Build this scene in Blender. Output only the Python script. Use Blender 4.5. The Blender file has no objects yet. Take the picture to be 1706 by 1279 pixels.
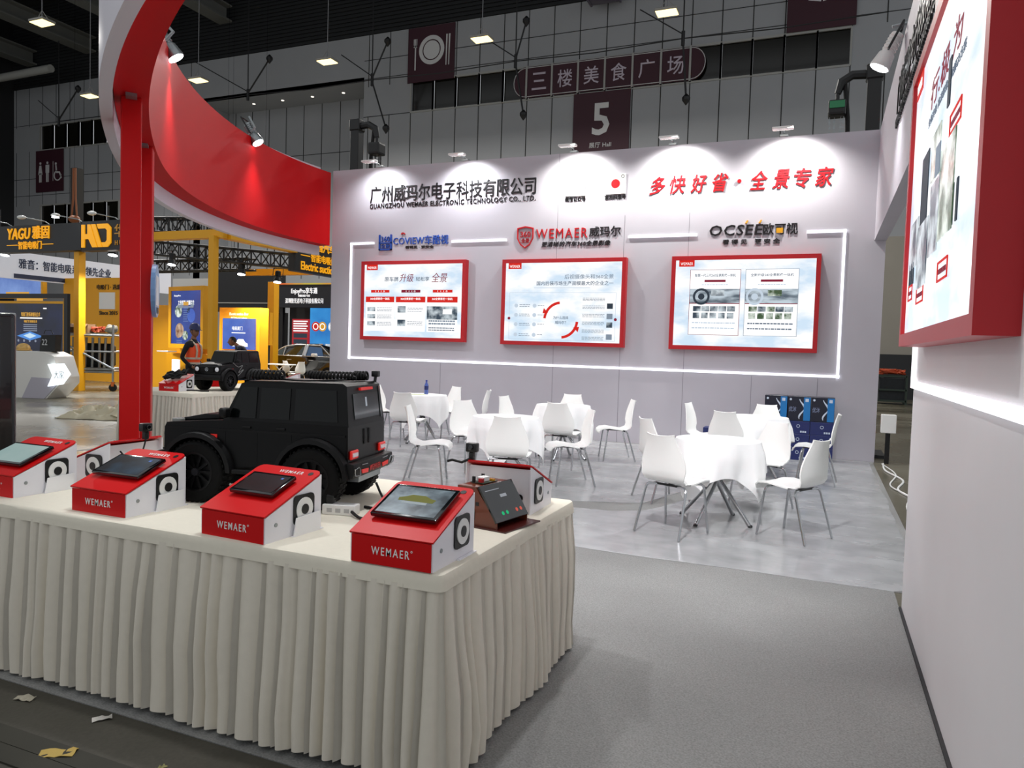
import bpy, bmesh, math, random
from mathutils import Vector, Matrix, Quaternion, noise

SC = bpy.context.scene
COL = SC.collection
PI = math.pi
R = math.radians
rnd = random.Random(7)

# ------------------------------------------------------------------ camera
CAM_H, FPX = 1.5, 1238.0
_X = Vector((0.922, 0.385, 0.031)).normalized()      # camera right, in world axes
_F = Vector((-0.384, 0.922, -0.047))                 # camera forward
_F = (_F - _X * _F.dot(_X)).normalized()
_U = _X.cross(_F)                                    # camera up
camd = bpy.data.cameras.new('camera')
cam = bpy.data.objects.new('camera', camd)
COL.objects.link(cam)
cam.matrix_world = Matrix(((_X.x, _U.x, -_F.x, 0), (_X.y, _U.y, -_F.y, 0), (_X.z, _U.z, -_F.z, CAM_H), (0, 0, 0, 1)))
camd.sensor_fit = 'HORIZONTAL'
camd.sensor_width = 36.0
camd.lens = FPX / 1706.0 * 36.0
camd.clip_end = 300
camd.clip_start = 0.05
SC.camera = cam

def ray(u, v):
    return _X * (u - 853.0) - _U * (v - 639.5) + _F * FPX
def PY(u, v, y):                                     # photo point -> point of the plane Y = y
    d = ray(u, v)
    return Vector((0, 0, CAM_H)) + d * (y / d.y)
def PX(u, v, x):
    d = ray(u, v)
    return Vector((0, 0, CAM_H)) + d * (x / d.x)
def PZ(u, v, z):
    d = ray(u, v)
    return Vector((0, 0, CAM_H)) + d * ((z - CAM_H) / d.z)

# ------------------------------------------------------------------ world and exposure
SC.view_settings.view_transform = 'Standard'
SC.view_settings.look = 'None'
SC.view_settings.exposure = 0.0
SC.view_settings.gamma = 1.0
SC.view_settings.use_curve_mapping = False
w = bpy.data.worlds.new('hall_air')
SC.world = w
w.use_nodes = True
w.node_tree.nodes['Background'].inputs[0].default_value = (0.94, 0.97, 1.0, 1)
w.node_tree.nodes['Background'].inputs[1].default_value = 0.60

# ------------------------------------------------------------------ materials
def lin(c):
    c = c / 255.0
    return c / 12.92 if c <= 0.04045 else ((c + 0.055) / 1.055) ** 2.4
def rgb(h):
    return (lin(int(h[0:2], 16)), lin(int(h[2:4], 16)), lin(int(h[4:6], 16)), 1)
MATS = {}
def mat(name, col, rough=0.5, metal=0.0, emit=None, es=1.0, var=0.0, scale=8.0, bump=0.0, alpha=1.0, coat=0.0, trans=0.0, spec=0.5):
    if name in MATS:
        return MATS[name]
    m = bpy.data.materials.new(name)
    m.use_nodes = True
    nt = m.node_tree
    b = nt.nodes['Principled BSDF']
    c = rgb(col)
    b.inputs['Base Color'].default_value = c
    b.inputs['Roughness'].default_value = rough
    b.inputs['Metallic'].default_value = metal
    b.inputs['Alpha'].default_value = alpha
    b.inputs['Coat Weight'].default_value = coat
    b.inputs['Transmission Weight'].default_value = trans
    b.inputs['Specular IOR Level'].default_value = spec
    if emit:
        b.inputs['Emission Color'].default_value = rgb(emit)
        b.inputs['Emission Strength'].default_value = es
    if var or bump:
        tc = nt.nodes.new('ShaderNodeTexCoord')
        n = nt.nodes.new('ShaderNodeTexNoise')
        n.inputs['Scale'].default_value = scale
        n.inputs['Detail'].default_value = 5
        nt.links.new(tc.outputs['Object'], n.inputs['Vector'])
        if var:
            mx = nt.nodes.new('ShaderNodeMix')
            mx.data_type = 'RGBA'
            mx.inputs[6].default_value = tuple(max(0, x * (1 - var)) for x in c[:3]) + (1,)
            mx.inputs[7].default_value = tuple(min(1, x * (1 + var)) for x in c[:3]) + (1,)
            nt.links.new(n.outputs['Fac'], mx.inputs[0])
            nt.links.new(mx.outputs[2], b.inputs['Base Color'])
        if bump:
            bp = nt.nodes.new('ShaderNodeBump')
            bp.inputs['Strength'].default_value = bump
            bp.inputs['Distance'].default_value = 0.02
            nt.links.new(n.outputs['Fac'], bp.inputs['Height'])
            nt.links.new(bp.outputs['Normal'], b.inputs['Normal'])
    MATS[name] = m
    return m
def glow(name, col, s=1.0):                           # a printed film on a lit panel
    return mat('glow_' + name, '000000', 0.6, emit=col, es=s, spec=0.1)
def glow_mix(name, c1, c2, s=1.0, scale=2.0, lo=0.35, hi=0.7, stretch=(1, 1, 1)):
    k = 'glow_' + name
    if k in MATS:
        return MATS[k]
    m = bpy.data.materials.new(k)
    m.use_nodes = True
    nt = m.node_tree
    b = nt.nodes['Principled BSDF']
    b.inputs['Base Color'].default_value = (0.01, 0.01, 0.01, 1)
    b.inputs['Roughness'].default_value = 0.25
    tc = nt.nodes.new('ShaderNodeTexCoord')
    mp = nt.nodes.new('ShaderNodeMapping')
    mp.inputs['Scale'].default_value = stretch
    n = nt.nodes.new('ShaderNodeTexNoise')
    n.inputs['Scale'].default_value = scale
    n.inputs['Detail'].default_value = 6
    r = nt.nodes.new('ShaderNodeValToRGB')
    r.color_ramp.elements[0].position = lo
    r.color_ramp.elements[0].color = rgb(c1)
    r.color_ramp.elements[1].position = hi
    r.color_ramp.elements[1].color = rgb(c2)
    nt.links.new(tc.outputs['Object'], mp.inputs['Vector'])
    nt.links.new(mp.outputs['Vector'], n.inputs['Vector'])
    nt.links.new(n.outputs['Fac'], r.inputs['Fac'])
    nt.links.new(r.outputs['Color'], b.inputs['Emission Color'])
    b.inputs['Emission Strength'].default_value = s
    MATS[k] = m
    return m

M_wall = mat('white_board_shaded', 'BAB6BE', 0.55, var=0.03, scale=3)  # white board with dim, purplish LED light put into its colour
M_white = mat('white_plastic', 'EDEDEA', 0.35)
M_shell = mat('chair_plastic', 'FBFBF8', 0.3, coat=0.2)
M_red = mat('red_gloss', 'CC0A0E', 0.38, spec=0.25)
M_redwall = mat('red_painted', 'C60A10', 0.6, spec=0.15, var=0.03, scale=2)
M_frame = mat('red_frame', 'B40E1A', 0.45)
M_black = mat('black_plastic', '0B0B0D', 0.4)
M_soft = mat('black_rubber', '0A0A0A', 0.75)
M_gloss = mat('black_gloss', '07080C', 0.12, coat=0.6)
M_chrome = mat('chrome', 'B9BBBE', 0.18, metal=1.0)
M_steel = mat('galvanised_steel', '9AA0A2', 0.4, metal=0.8, var=0.15, scale=12)
M_cloth = mat('cream_cloth', 'E2DCCB', 0.9, var=0.04, scale=40, bump=0.05)
M_skirt = mat('skirt_cloth', 'DED7C8', 0.9, var=0.05, scale=30, bump=0.06)
M_tcloth = mat('white_table_cloth', 'FAFAFA', 0.85, bump=0.08, scale=25)
M_yellow = mat('yellow_paint', 'EEAA0C', 0.5, var=0.06, scale=2)
M_orange = mat('amber_letters', 'E09A10', 0.4, emit='FFB010', es=0.55)
M_dark = mat('dark_fascia', '15171A', 0.45)
M_acryl = mat('clear_white_acrylic', 'F4F4F6', 0.15, coat=0.5)
M_letter = mat('black_letters', '101012', 0.35)
M_letred = mat('red_letters', 'B3121B', 0.3)
M_strip = mat('led_strip', 'FFFFFF', 0.5, emit='F4F6FF', es=1.1)
M_purple = mat('purple_banner', '37101F', 0.6)
M_cable = mat('steel_cable', '1A1A1C', 0.5)
M_glass_dark = mat('dark_window_glass', '14130E', 0.15, var=0.4, scale=0.6)
M_mullion = mat('grey_mullion', '9C9C98', 0.5)

# ------------------------------------------------------------------ mesh building
class MB:
    def __init__(s):
        s.bm = bmesh.new()
    def quad(s, *pts):
        s.bm.faces.new([s.bm.verts.new(p) for p in pts])
        return s
    def box(s, x0, x1, y0, y1, z0, z1, bev=0.0, M=None, seg=1):
        v = [Vector((x, y, z)) for z in (z0, z1) for y in (y0, y1) for x in (x0, x1)]
        if M is not None:
            v = [M @ p for p in v]
        vs = [s.bm.verts.new(p) for p in v]
        fs = [s.bm.faces.new([vs[i] for i in f]) for f in ((0, 2, 3, 1), (4, 5, 7, 6), (0, 1, 5, 4), (2, 6, 7, 3), (0, 4, 6, 2), (1, 3, 7, 5))]
        if bev:
            es = list({e for f in fs for e in f.edges})
            bmesh.ops.bevel(s.bm, geom=es, offset=bev, segments=seg, affect='EDGES', profile=0.6)
        return s
    def prism(s, poly, a, b, axis='y', taper=None, bev=0.0):
        # poly: (p, q) points; axis 'y' -> p = x, q = z ; 'x' -> p = y, q = z ; 'z' -> p = x, q = y
        def at(p, q, t):
            return (p, t, q) if axis == 'y' else ((t, p, q) if axis == 'x' else (p, q, t))
        A = [s.bm.verts.new(at(p, q, a)) for p, q in poly]
        B = [s.bm.verts.new(at(p, q, b)) for p, q in (taper or poly)]
        n = len(poly)
        fs = [s.bm.faces.new(A), s.bm.faces.new(list(reversed(B)))]
        for i in range(n):
            fs.append(s.bm.faces.new((A[(i + 1) % n], A[i], B[i], B[(i + 1) % n])))
        if bev:
            es = list({e for f in fs for e in f.edges})
            bmesh.ops.bevel(s.bm, geom=es, offset=bev, segments=2, affect='EDGES', profile=0.6)
        return s
    def tube(s, pts, r, n=8, caps=True, closed=False):
        pts = [Vector(p) for p in pts]
        rs = r if isinstance(r, (list, tuple)) else [r] * len(pts)
        rings = []
        up = None
        N = len(pts)
        for i, p in enumerate(pts):
            a = pts[(i - 1) % N] if (closed or i > 0) else p
            b = pts[(i + 1) % N] if (closed or i < N - 1) else p
            t = (b - a)
            if t.length < 1e-9:
                t = Vector((0, 0, 1))
            t.normalize()
            if up is None:
                up = Vector((0, 0, 1)) if abs(t.z) < 0.9 else Vector((1, 0, 0))
            u = (up - t * up.dot(t))
            if u.length < 1e-6:
                u = t.orthogonal()
            u.normalize()
            v = t.cross(u)
            up = u
            rings.append([s.bm.verts.new(p + (u * math.cos(2 * PI * k / n) + v * math.sin(2 * PI * k / n)) * rs[i]) for k in range(n)])
        m = N if closed else N - 1
        for i in range(m):
            A, B = rings[i], rings[(i + 1) % N]
            for k in range(n):
                s.bm.faces.new((A[k], A[(k + 1) % n], B[(k + 1) % n], B[k]))
        if caps and not closed:
            s.bm.faces.new(list(reversed(rings[0])))
            s.bm.faces.new(rings[-1])
        return s
    def lathe(s, prof, n=24, M=None, caps=True):       # prof: (r, z)
        rings = []
        for r, z in prof:
            ring = []
            for k in range(n):
                p = Vector((r * math.cos(2 * PI * k / n), r * math.sin(2 * PI * k / n), z))
                ring.append(s.bm.verts.new(M @ p if M is not None else p))
            rings.append(ring)
        for A, B in zip(rings, rings[1:]):
            for k in range(n):
                s.bm.faces.new((A[k], A[(k + 1) % n], B[(k + 1) % n], B[k]))
        if caps:
            s.bm.faces.new(list(reversed(rings[0])))
            s.bm.faces.new(rings[-1])
        return s
    def ball(s, c, r, M=None, u=14, v=9, sc=(1, 1, 1)):
        T = Matrix.Translation(Vector(c)) @ Matrix.Diagonal((sc[0], sc[1], sc[2], 1))
        if M is not None:
            T = M @ T
        bmesh.ops.create_uvsphere(s.bm, u_segments=u, v_segments=v, radius=r, matrix=T)
        return s
    def grid(s, rows, closed=False):
        V = [[s.bm.verts.new(p) for p in row] for row in rows]
        for A, B in zip(V, V[1:]):
            n = len(A)
            for k in range(n if closed else n - 1):
                s.bm.faces.new((A[k], A[(k + 1) % n], B[(k + 1) % n], B[k]))
        return s
    def solid_grid(s, rows, off):
        # rows of points plus an offset vector per point -> a closed shell
        V = [[s.bm.verts.new(Vector(p)) for p in row] for row in rows]
        W = [[s.bm.verts.new(Vector(p) + Vector(o)) for p, o in zip(row, orow)] for row, orow in zip(rows, off)]
        a, b = len(V), len(V[0])
        for i in range(a - 1):
            for j in range(b - 1):
                s.bm.faces.new((V[i][j], V[i][j + 1], V[i + 1][j + 1], V[i + 1][j]))
                s.bm.faces.new((W[i][j], W[i + 1][j], W[i + 1][j + 1], W[i][j + 1]))
        for i in range(a - 1):
            s.bm.faces.new((V[i][0], V[i + 1][0], W[i + 1][0], W[i][0]))
            s.bm.faces.new((V[i][-1], W[i][-1], W[i + 1][-1], V[i + 1][-1]))
        for j in range(b - 1):
            s.bm.faces.new((V[0][j], W[0][j], W[0][j + 1], V[0][j + 1]))
            s.bm.faces.new((V[-1][j], V[-1][j + 1], W[-1][j + 1], W[-1][j]))
        return s
    def disc(s, c, r, t=0.004, n=24, sy=1.0):          # faces -Y
        return s.prism([(c[0] + r * math.cos(2 * PI * k / n), c[2] + sy * r * math.sin(2 * PI * k / n)) for k in range(n)], c[1], c[1] - t)
    def ring(s, c, r0, r1, a0=0, a1=360, t=0.004, n=24):
        A = []
        for k in range(n + 1):
            a = R(a0 + (a1 - a0) * k / n)
            A.append((math.cos(a), math.sin(a)))
        poly = [(c[0] + r1 * x, c[2] + r1 * z) for x, z in A] + [(c[0] + r0 * x, c[2] + r0 * z) for x, z in reversed(A)]
        for i in range(n):
            q = [poly[i], poly[i + 1], poly[2 * n - i], poly[2 * n + 1 - i]]
            s.prism(q, c[1], c[1] - t)
        return s
    def plate(s, x0, x1, z0, z1, y, t=0.004):           # thin print facing -Y
        return s.box(x0, x1, y - t, y, z0, z1)
    def build(s, name, m, parent=None, smooth=False, loc=None):
        bmesh.ops.recalc_face_normals(s.bm, faces=s.bm.faces[:])
        me = bpy.data.meshes.new(name)
        s.bm.to_mesh(me)
        s.bm.free()
        me.materials.append(m)
        o = bpy.data.objects.new(name, me)
        COL.objects.link(o)
        if smooth:
            me.polygons.foreach_set('use_smooth', [True] * len(me.polygons))
            if smooth != 'all':
                me.set_sharp_from_angle(angle=R(40))
        if parent is not None:
            o.parent = parent
        if loc is not None:
            o.location = loc
        return o

def tag(o, label, cat, group=None, kind=None):
    if label:
        o['label'] = label
    if cat:
        o['category'] = cat
    if group:
        o['group'] = group
    if kind:
        o['kind'] = kind
    return o
def thing(name, label, cat, loc=(0, 0, 0), rz=0.0, group=None):
    o = bpy.data.objects.new(name, None)
    o.empty_display_size = 0.1
    COL.objects.link(o)
    o.location = loc
    o.rotation_euler = (0, 0, rz)
    return tag(o, label, cat, group)
def struct(o):
    o['kind'] = 'structure'
    return o
CHILDREN = {}
def copy_tree(src, loc, rz, label, group=None):
    def rec(o, parent):
        c = o.copy()
        COL.objects.link(c)
        if parent is not None:
            c.parent = parent
        for ch in [x for x in bpy.data.objects if x.parent == o]:
            rec(ch, c)
        return c
    c = rec(src, None)
    c.location = loc
    c.rotation_euler = (0, 0, rz)
    c['label'] = label
    if group:
        c['group'] = group
    return c

def text_bm(body, w=None, h=None, ext=0.01, bold=0.0, shear=0.0, space=1.0, x=0.0, z=0.0, y=0.0, into=None, align='c'):
    """lettering standing in the XZ plane, facing -Y; fitted to width w and height h; x, z = its centre (or left / bottom)"""
    cu = bpy.data.curves.new('lettering', 'FONT')
    cu.body = body
    cu.offset = bold if bold <= 0.012 else 0.012 + (bold - 0.012) * 0.2
    cu.shear = shear
    cu.space_character = space
    cu.resolution_u = 2
    cu.extrude = 0.5
    ob = bpy.data.objects.new('lettering', cu)
    me = ob.to_mesh().copy()
    ob.to_mesh_clear()
    bpy.data.objects.remove(ob)
    bpy.data.curves.remove(cu)
    xs = [v.co.x for v in me.vertices]
    ys = [v.co.y for v in me.vertices]
    if not xs:
        return into or MB()
    x0, x1, y0, y1 = min(xs), max(xs), min(ys), max(ys)
    sx = sz = None
    if w:
        sx = w / (x1 - x0)
    if h:
        sz = h / (y1 - y0)
    sx = sx or sz
    sz = sz or sx
    W, H = (x1 - x0) * sx, (y1 - y0) * sz
    ox = x - W / 2 if align == 'c' else x
    for v in me.vertices:
        v.co = ((v.co.x - x0) * sx + ox, y + (0 if v.co.z < 0 else -ext), (v.co.y - y0) * sz + z - H / 2)
    mb = into or MB()
    mb.bm.from_mesh(me)
    bpy.data.meshes.remove(me)
    return mb
def text(name, m, parent, *a, **k):
    mb = text_bm(*a, **k)
    o = mb.build(name, m, parent)
    return o
def spot(name, loc, target, power, size=60, blend=0.6, col=(1, 1, 1), rad=0.04, parent=None):
    l = bpy.data.lights.new(name, 'SPOT')
    l.energy = power
    l.spot_size = R(size)
    l.spot_blend = blend
    l.color = col
    l.shadow_soft_size = rad
    o = bpy.data.objects.new(name, l)
    COL.objects.link(o)
    o.location = loc
    o.rotation_euler = (Vector(target) - Vector(loc)).to_track_quat('-Z', 'Y').to_euler()
    if parent is not None:
        o.parent = parent
    return o
# ------------------------------------------------------------------ floor
def floor_mat(name, c1, c2, c3, r0, r1, scale=0.7, fine=60, spec=0.5, stretch=(1, 1, 1), fineamt=0.25):
    m = bpy.data.materials.new(name)
    m.use_nodes = True
    nt = m.node_tree
    b = nt.nodes['Principled BSDF']
    tc = nt.nodes.new('ShaderNodeTexCoord')
    mp = nt.nodes.new('ShaderNodeMapping')
    mp.inputs['Scale'].default_value = stretch
    n1 = nt.nodes.new('ShaderNodeTexNoise')
    n1.inputs['Scale'].default_value = scale
    n1.inputs['Detail'].default_value = 8
    n2 = nt.nodes.new('ShaderNodeTexNoise')
    n2.inputs['Scale'].default_value = fine
    n2.inputs['Detail'].default_value = 3
    r = nt.nodes.new('ShaderNodeValToRGB')
    r.color_ramp.elements[0].position = 0.3
    r.color_ramp.elements[0].color = rgb(c1)
    r.color_ramp.elements[1].position = 0.72
    r.color_ramp.elements[1].color = rgb(c3)
    e = r.color_ramp.elements.new(0.5)
    e.color = rgb(c2)
    mx = nt.nodes.new('ShaderNodeMix')
    mx.data_type = 'RGBA'
    mx.blend_type = 'OVERLAY'
    mx.inputs[0].default_value = fineamt
    rr = nt.nodes.new('ShaderNodeMapRange')
    rr.inputs[1].default_value = 0.3
    rr.inputs[2].default_value = 0.7
    rr.inputs[3].default_value = r0
    rr.inputs[4].default_value = r1
    bp = nt.nodes.new('ShaderNodeBump')
    bp.inputs['Strength'].default_value = 0.12
    bp.inputs['Distance'].default_value = 0.01
    L = nt.links.new
    L(tc.outputs['Object'], mp.inputs['Vector'])
    L(mp.outputs['Vector'], n1.inputs['Vector'])
    L(tc.outputs['Object'], n2.inputs['Vector'])
    L(n1.outputs['Fac'], r.inputs['Fac'])
    L(r.outputs['Color'], mx.inputs[6])
    L(n2.outputs['Fac'], mx.inputs[7])
    L(mx.outputs[2], b.inputs['Base Color'])
    L(n1.outputs['Fac'], rr.inputs[0])
    L(rr.outputs[0], b.inputs['Roughness'])
    L(n2.outputs['Fac'], bp.inputs['Height'])
    L(bp.outputs['Normal'], b.inputs['Normal'])
    b.inputs['Specular IOR Level'].default_value = spec
    return m
M_floor = floor_mat('hall_concrete', '4A4638', '615C4E', '767264', 0.12, 0.4, 0.5, 40)
M_carpet = floor_mat('grey_booth_carpet', '7C7C7A', '868684', '91918F', 0.5, 0.75, 0.8, 130, 0.35, fineamt=0.6)
M_film = floor_mat('clear_floor_film', '979899', 'A0A1A2', 'A9AAAB', 0.13, 0.34, 1.6, 5, 0.6, (0.5, 1.6, 1), 0.3)
M_aisle = floor_mat('dark_aisle_concrete', '38362C', '45423A', '555148', 0.45, 0.8, 1.2, 60, 0.4)

fl = MB()
fl.quad((-75, -3, 0), (12, -3, 0), (12, 41, 0), (-75, 41, 0))
struct(fl.build('floor', M_floor))
# booth carpet: a thin slab on the concrete
struct(MB().box(-3.3, 0.50, 2.08, 5.36, 0.0, 0.006).box(-8.9, 0.75, 5.36, 12.06, 0.0, 0.006).build('floor_booth', M_carpet))
# dark aisle with the trench cover along the front of the booth
struct(MB().box(-9, 1.5, -2.5, 2.075, 0.0, 0.005).build('floor_aisle', M_aisle))
M_tr = mat('trench_cover', '2B291F', 0.6, var=0.3, scale=6)
t = MB()
t.box(-9, 1.5, 1.66, 1.74, 0.0, 0.012)
for k in range(9):
    t.box(-9 + k * 1.15, -9 + k * 1.15 + 1.12, 1.745, 1.83, 0.0, 0.010)
struct(t.build('trim_1', M_tr))

# film sheets laid over the carpet
def sheet(name, pts, label, z=0.0075, seed=0):
    bm = MB()
    pr = []
    n = len(pts)
    rr = random.Random(seed)
    for i in range(n):
        a, b = Vector(pts[i] + (0,)), Vector(pts[(i + 1) % n] + (0,))
        k = max(2, int((b - a).length / 0.12))
        d = (b - a).normalized()
        nn = Vector((-d.y, d.x, 0))
        for j in range(k):
            p = a + (b - a) * (j / k)
            p = p + nn * (0.045 * noise.noise((p.x * 1.3, p.y * 1.3, seed)) + 0.008 * noise.noise((p.x * 7, p.y * 7, seed)))
            pr.append((p.x, p.y))
    bm.prism(pr, z - 0.001, z + 0.001, 'z')
    return tag(bm.build(name, M_film), label, 'floor film')
sheet('floor_film', [(-8.8, 5.5), (-1.55, 5.38), (0.50, 5.34), (0.70, 5.5), (0.70, 12.0), (-0.7, 12.0), (-1.0, 8.35), (-1.5, 6.95), (-1.78, 6.75), (-2.4, 6.72), (-8.8, 6.75)], 'clear shiny protective film over the carpet under the tables nearest the camera', seed=2)
sheet('floor_film', [(-8.8, 6.95), (-2.3, 6.98), (-1.6, 7.3), (-1.25, 8.4), (-0.9, 12.0), (-8.8, 12.0)], 'clear protective film sheet covering the carpet along the back left of the stand', seed=3)
# litter on the aisle
for i, (x, y, c, s, a, lb) in enumerate(((-2.45, 1.78, 'B59A50', 0.12, 0.5, 'yellow paper scrap lying on the dark aisle by the trench'), (-2.53, 2.02, 'C8C4BC', 0.07, 0.9, 'small white paper scrap on the floor at the foot of the skirt'),
                                    (-2.95, 2.0, 'A09A88', 0.08, 0.2, 'thin pale strip of litter on the dark aisle, furthest left'), (-2.05, 1.86, '8E8A5A', 0.05, 1.4, 'dull yellow crumpled wrapper on the dark aisle floor'))):
    b = MB()
    n = 6
    rows = [[(s * (u / n - 0.5), s * 0.45 * (v / 3 - 0.5), 0.007 + 0.018 * abs(noise.noise((u * 0.9 + i * 5, v * 0.8, i)))) for v in range(4)] for u in range(n + 1)]
    b.solid_grid(rows, [[(0, 0, 0.0015)] * 4] * (n + 1))
    o = b.build('paper_scrap', mat('litter_%d' % i, c, 0.8), None)
    o.location = (x, y, 0)
    o.rotation_euler = (0, 0, a)
    tag(o, lb, 'litter')

# ------------------------------------------------------------------ hall shell
YW, ZC = 40.0, 20.75
M_clad = mat('hall_cladding', '989A9D', 0.6, var=0.05, scale=0.8)
M_joint = mat('cladding_joint', '2E2E2E', 0.8)
PITCH = 1.53
XW0 = -23.9                                              # first mullion of the right-hand window band
zwin0, zwin1 = 15.73, 17.56
wl = MB()
def wallrect(x0, x1, z0, z1, y=YW):
    wl.box(x0, x1, y, y + 0.3, z0, z1)
XR0, XR1 = -41.0, -27.3                                   # recess
wallrect(XR1, 12, 0, zwin0)
wallrect(XR1, XW0, zwin0, zwin1)
wallrect(XW0 + 16 * PITCH, 12, zwin0, zwin1)
wallrect(XR1, 12, zwin1, ZC)
wallrect(XR0, XR1, 18.05, ZC)
wallrect(-60.5, XR0, 17.75, ZC)
wallrect(-60.5, -57.2, 15.85, 17.75)
wallrect(-48.6, XR0, 15.85, 17.75)
wallrect(-60.5, XR0, 11.6, 15.85)
wallrect(-60.5, -57.2, 9.9, 11.6)
wallrect(-48.6, XR0, 9.9, 11.6)
wallrect(-60.5, XR0, 0, 9.9)
wl.box(XR0, XR1, 43.0, 43.3, 0, 18.05)
wl.box(XR0, XR1, YW, 43.3, 18.05, 18.2)
wl.box(XR0 - 0.3, XR0, YW, 43.3, 0, 18.05)
wl.box(XR1, XR1 + 0.3, YW + 0.3, 43.3, 0, 18.05)
wf = struct(wl.build('wall_far', M_clad))
j = MB()
for k in range(-2, 24):
    x = XW0 + k * PITCH
    if x > 11:
        break
    for z0, z1 in ((8, zwin0), (zwin1, ZC)):
        j.box(x - 0.025, x + 0.025, YW - 0.012, YW, z0, z1)
for z in (18.05, 19.2):
    j.box(XR1, 11, YW - 0.012, YW, z - 0.02, z + 0.02)
j.box(XR1, XW0, YW - 0.012, YW, zwin0 - 0.02, zwin0 + 0.02)
for k in range(9):
    x = XR0 + k * PITCH + 0.6
    if x < XR1:
        j.box(x - 0.025, x + 0.025, 42.985, 43.0, 6, 18.05)
j.box(XR0, XR1, 42.985, 43.0, 14.6, 14.64)
for k in range(13):
    x = -60 + k * PITCH
    if x < XR0:
        for z0, z1 in ((11.6, 15.85), (6, 9.9), (17.75, ZC)):
            j.box(x - 0.02, x + 0.02, YW - 0.012, YW, z0, z1)
for z in (13.7, 12.4, 17.9):
    j.box(-60.5, XR0, YW - 0.012, YW, z - 0.02, z + 0.02)
struct(j.build('trim_2', M_joint))
nw = [0]
def window(x0, x1, z0, z1, warm=False):
    nw[0] += 1
    f = MB()
    d = 0.09
    for a in (x0, x1):
        f.box(a - d / 2, a + d / 2, YW - 0.06, YW + 0.06, z0, z1)
    f.box(x0, x1, YW - 0.05, YW + 0.05, z1 - 0.06, z1 + 0.06)
    f.box(x0, x1, YW - 0.05, YW + 0.05, z0 - 0.05, z0 + 0.05)
    o = struct(f.build('window_%d' % nw[0], M_mullion))
    MB().box(x0 + d / 2, x1 - d / 2, YW + 0.1, YW + 0.13, z0, z1).build('pane', M_glass_dark, o)
    return o
for k in range(16):
    window(XW0 + k * PITCH, XW0 + (k + 1) * PITCH, zwin0, zwin1)
for k in range(6):
    window(-57.2 + k * 1.433, -57.2 + (k + 1) * 1.433, 15.85, 17.75)
    window(-57.2 + k * 1.433, -57.2 + (k + 1) * 1.433, 9.9, 11.6)
# dark curtain wall on the left of the hall
struct(MB().box(-60.6, -60.3, 12, 41, 0, 27).build('wall_left', mat('dark_drape', '17181B', 0.8, var=0.2, scale=0.4)))
# ceiling: dark ribbed deck with girders and a pipe
M_ceil = mat('dark_ceiling', '2A2B2C', 0.8)
c = MB()
c.box(-62, 12, 13.5, 40.5, 27.0, 27.2)
struct(c.build('ceiling', M_ceil))
M_deck = mat('ribbed_deck', '191B1D', 0.7)
c = MB()
for k in range(26):
    z = ZC + 0.03 + 0.24 * k
    c.box(-60.4, 12, YW - 0.06, YW + 0.04, z, z + 0.12)
c.box(-60.4, 12, YW + 0.04, YW + 0.3, ZC, 27.0)
struct(c.build('wall_upper', M_deck))
M_gird = mat('grey_girder', '6B6C68', 0.6, var=0.1, scale=1)
for i, (x, z) in enumerate(((-58, 22.4), (-51.5, 22.6), (-45.0, 22.8), (-38.5, 23.0))):
    g = MB()
    g.box(x - 0.55, x + 0.55, 14, 39.9, z, z + 0.12)
    g.box(x - 0.06, x + 0.06, 14, 39.9, z + 0.12, z + 1.0)
    g.box(x - 0.55, x + 0.55, 14, 39.9, z + 1.0, z + 1.1)
    o = g.build('roof_girder', M_gird)
    tag(o, ('grey roof girder running to the far wall, furthest left', 'grey roof girder, second from the left of the hall roof', 'grey roof girder, third from the left under the dark roof', 'grey roof girder behind the red canopy, furthest right')[i], 'girder', 'grey roof girders')
g = MB()
g.tube([(-64, 37.5, 20.6), (-52.5, 37.5, 20.75)], 0.28, 10)
tag(g.build('ceiling_pipe', mat('pale_pipe', 'A9A9A4', 0.5), smooth=True), 'pale round pipe running along under the roof at far left', 'pipe')

# ------------------------------------------------------------------ stand walls (structure)
WB = 12.066
H = 4.83
b = MB()
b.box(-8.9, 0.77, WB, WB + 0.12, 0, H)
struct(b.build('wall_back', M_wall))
M_seam = mat('panel_seam', '8C8890', 0.8)
b = MB()
for x in (-6.45, -4.27, -3.1, -2.05, -1.0, -0.05):
    if x in (-4.27,):
        b.box(x - 0.004, x + 0.004, WB - 0.0015, WB, 0, H)
    elif x in (-2.05, -3.1):
        b.box(x - 0.004, x + 0.004, WB - 0.0015, WB, 0, 3.75)
    else:
        b.box(x - 0.004, x + 0.004, WB - 0.0015, WB, 0, 1.2)
struct(b.build('trim_3', M_seam))
# right wall, its header over the passage
M_wallr = mat('white_board_lit', 'E0DEE0', 0.5, var=0.04, scale=2)  # same white board as the back wall, brighter light put into its colour
b = MB()
b.box(0.51, 0.78, 1.5, 5.0, 0, H)
struct(b.build('wall_right', M_wallr))
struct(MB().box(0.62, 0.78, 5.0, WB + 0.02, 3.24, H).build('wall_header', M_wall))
struct(MB().box(0.495, 0.51, 1.5, 5.0, 0, 0.018).build('baseboard_right', mat('dark_gap', '2A2A2C', 0.7)))
# hall parts seen through the passage
struct(MB().box(1.0, 11, 33.0, 33.2, 0, 6.4).build('wall_side', mat('khaki_partition', '8B867C', 0.7, var=0.08, scale=1)))
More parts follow.
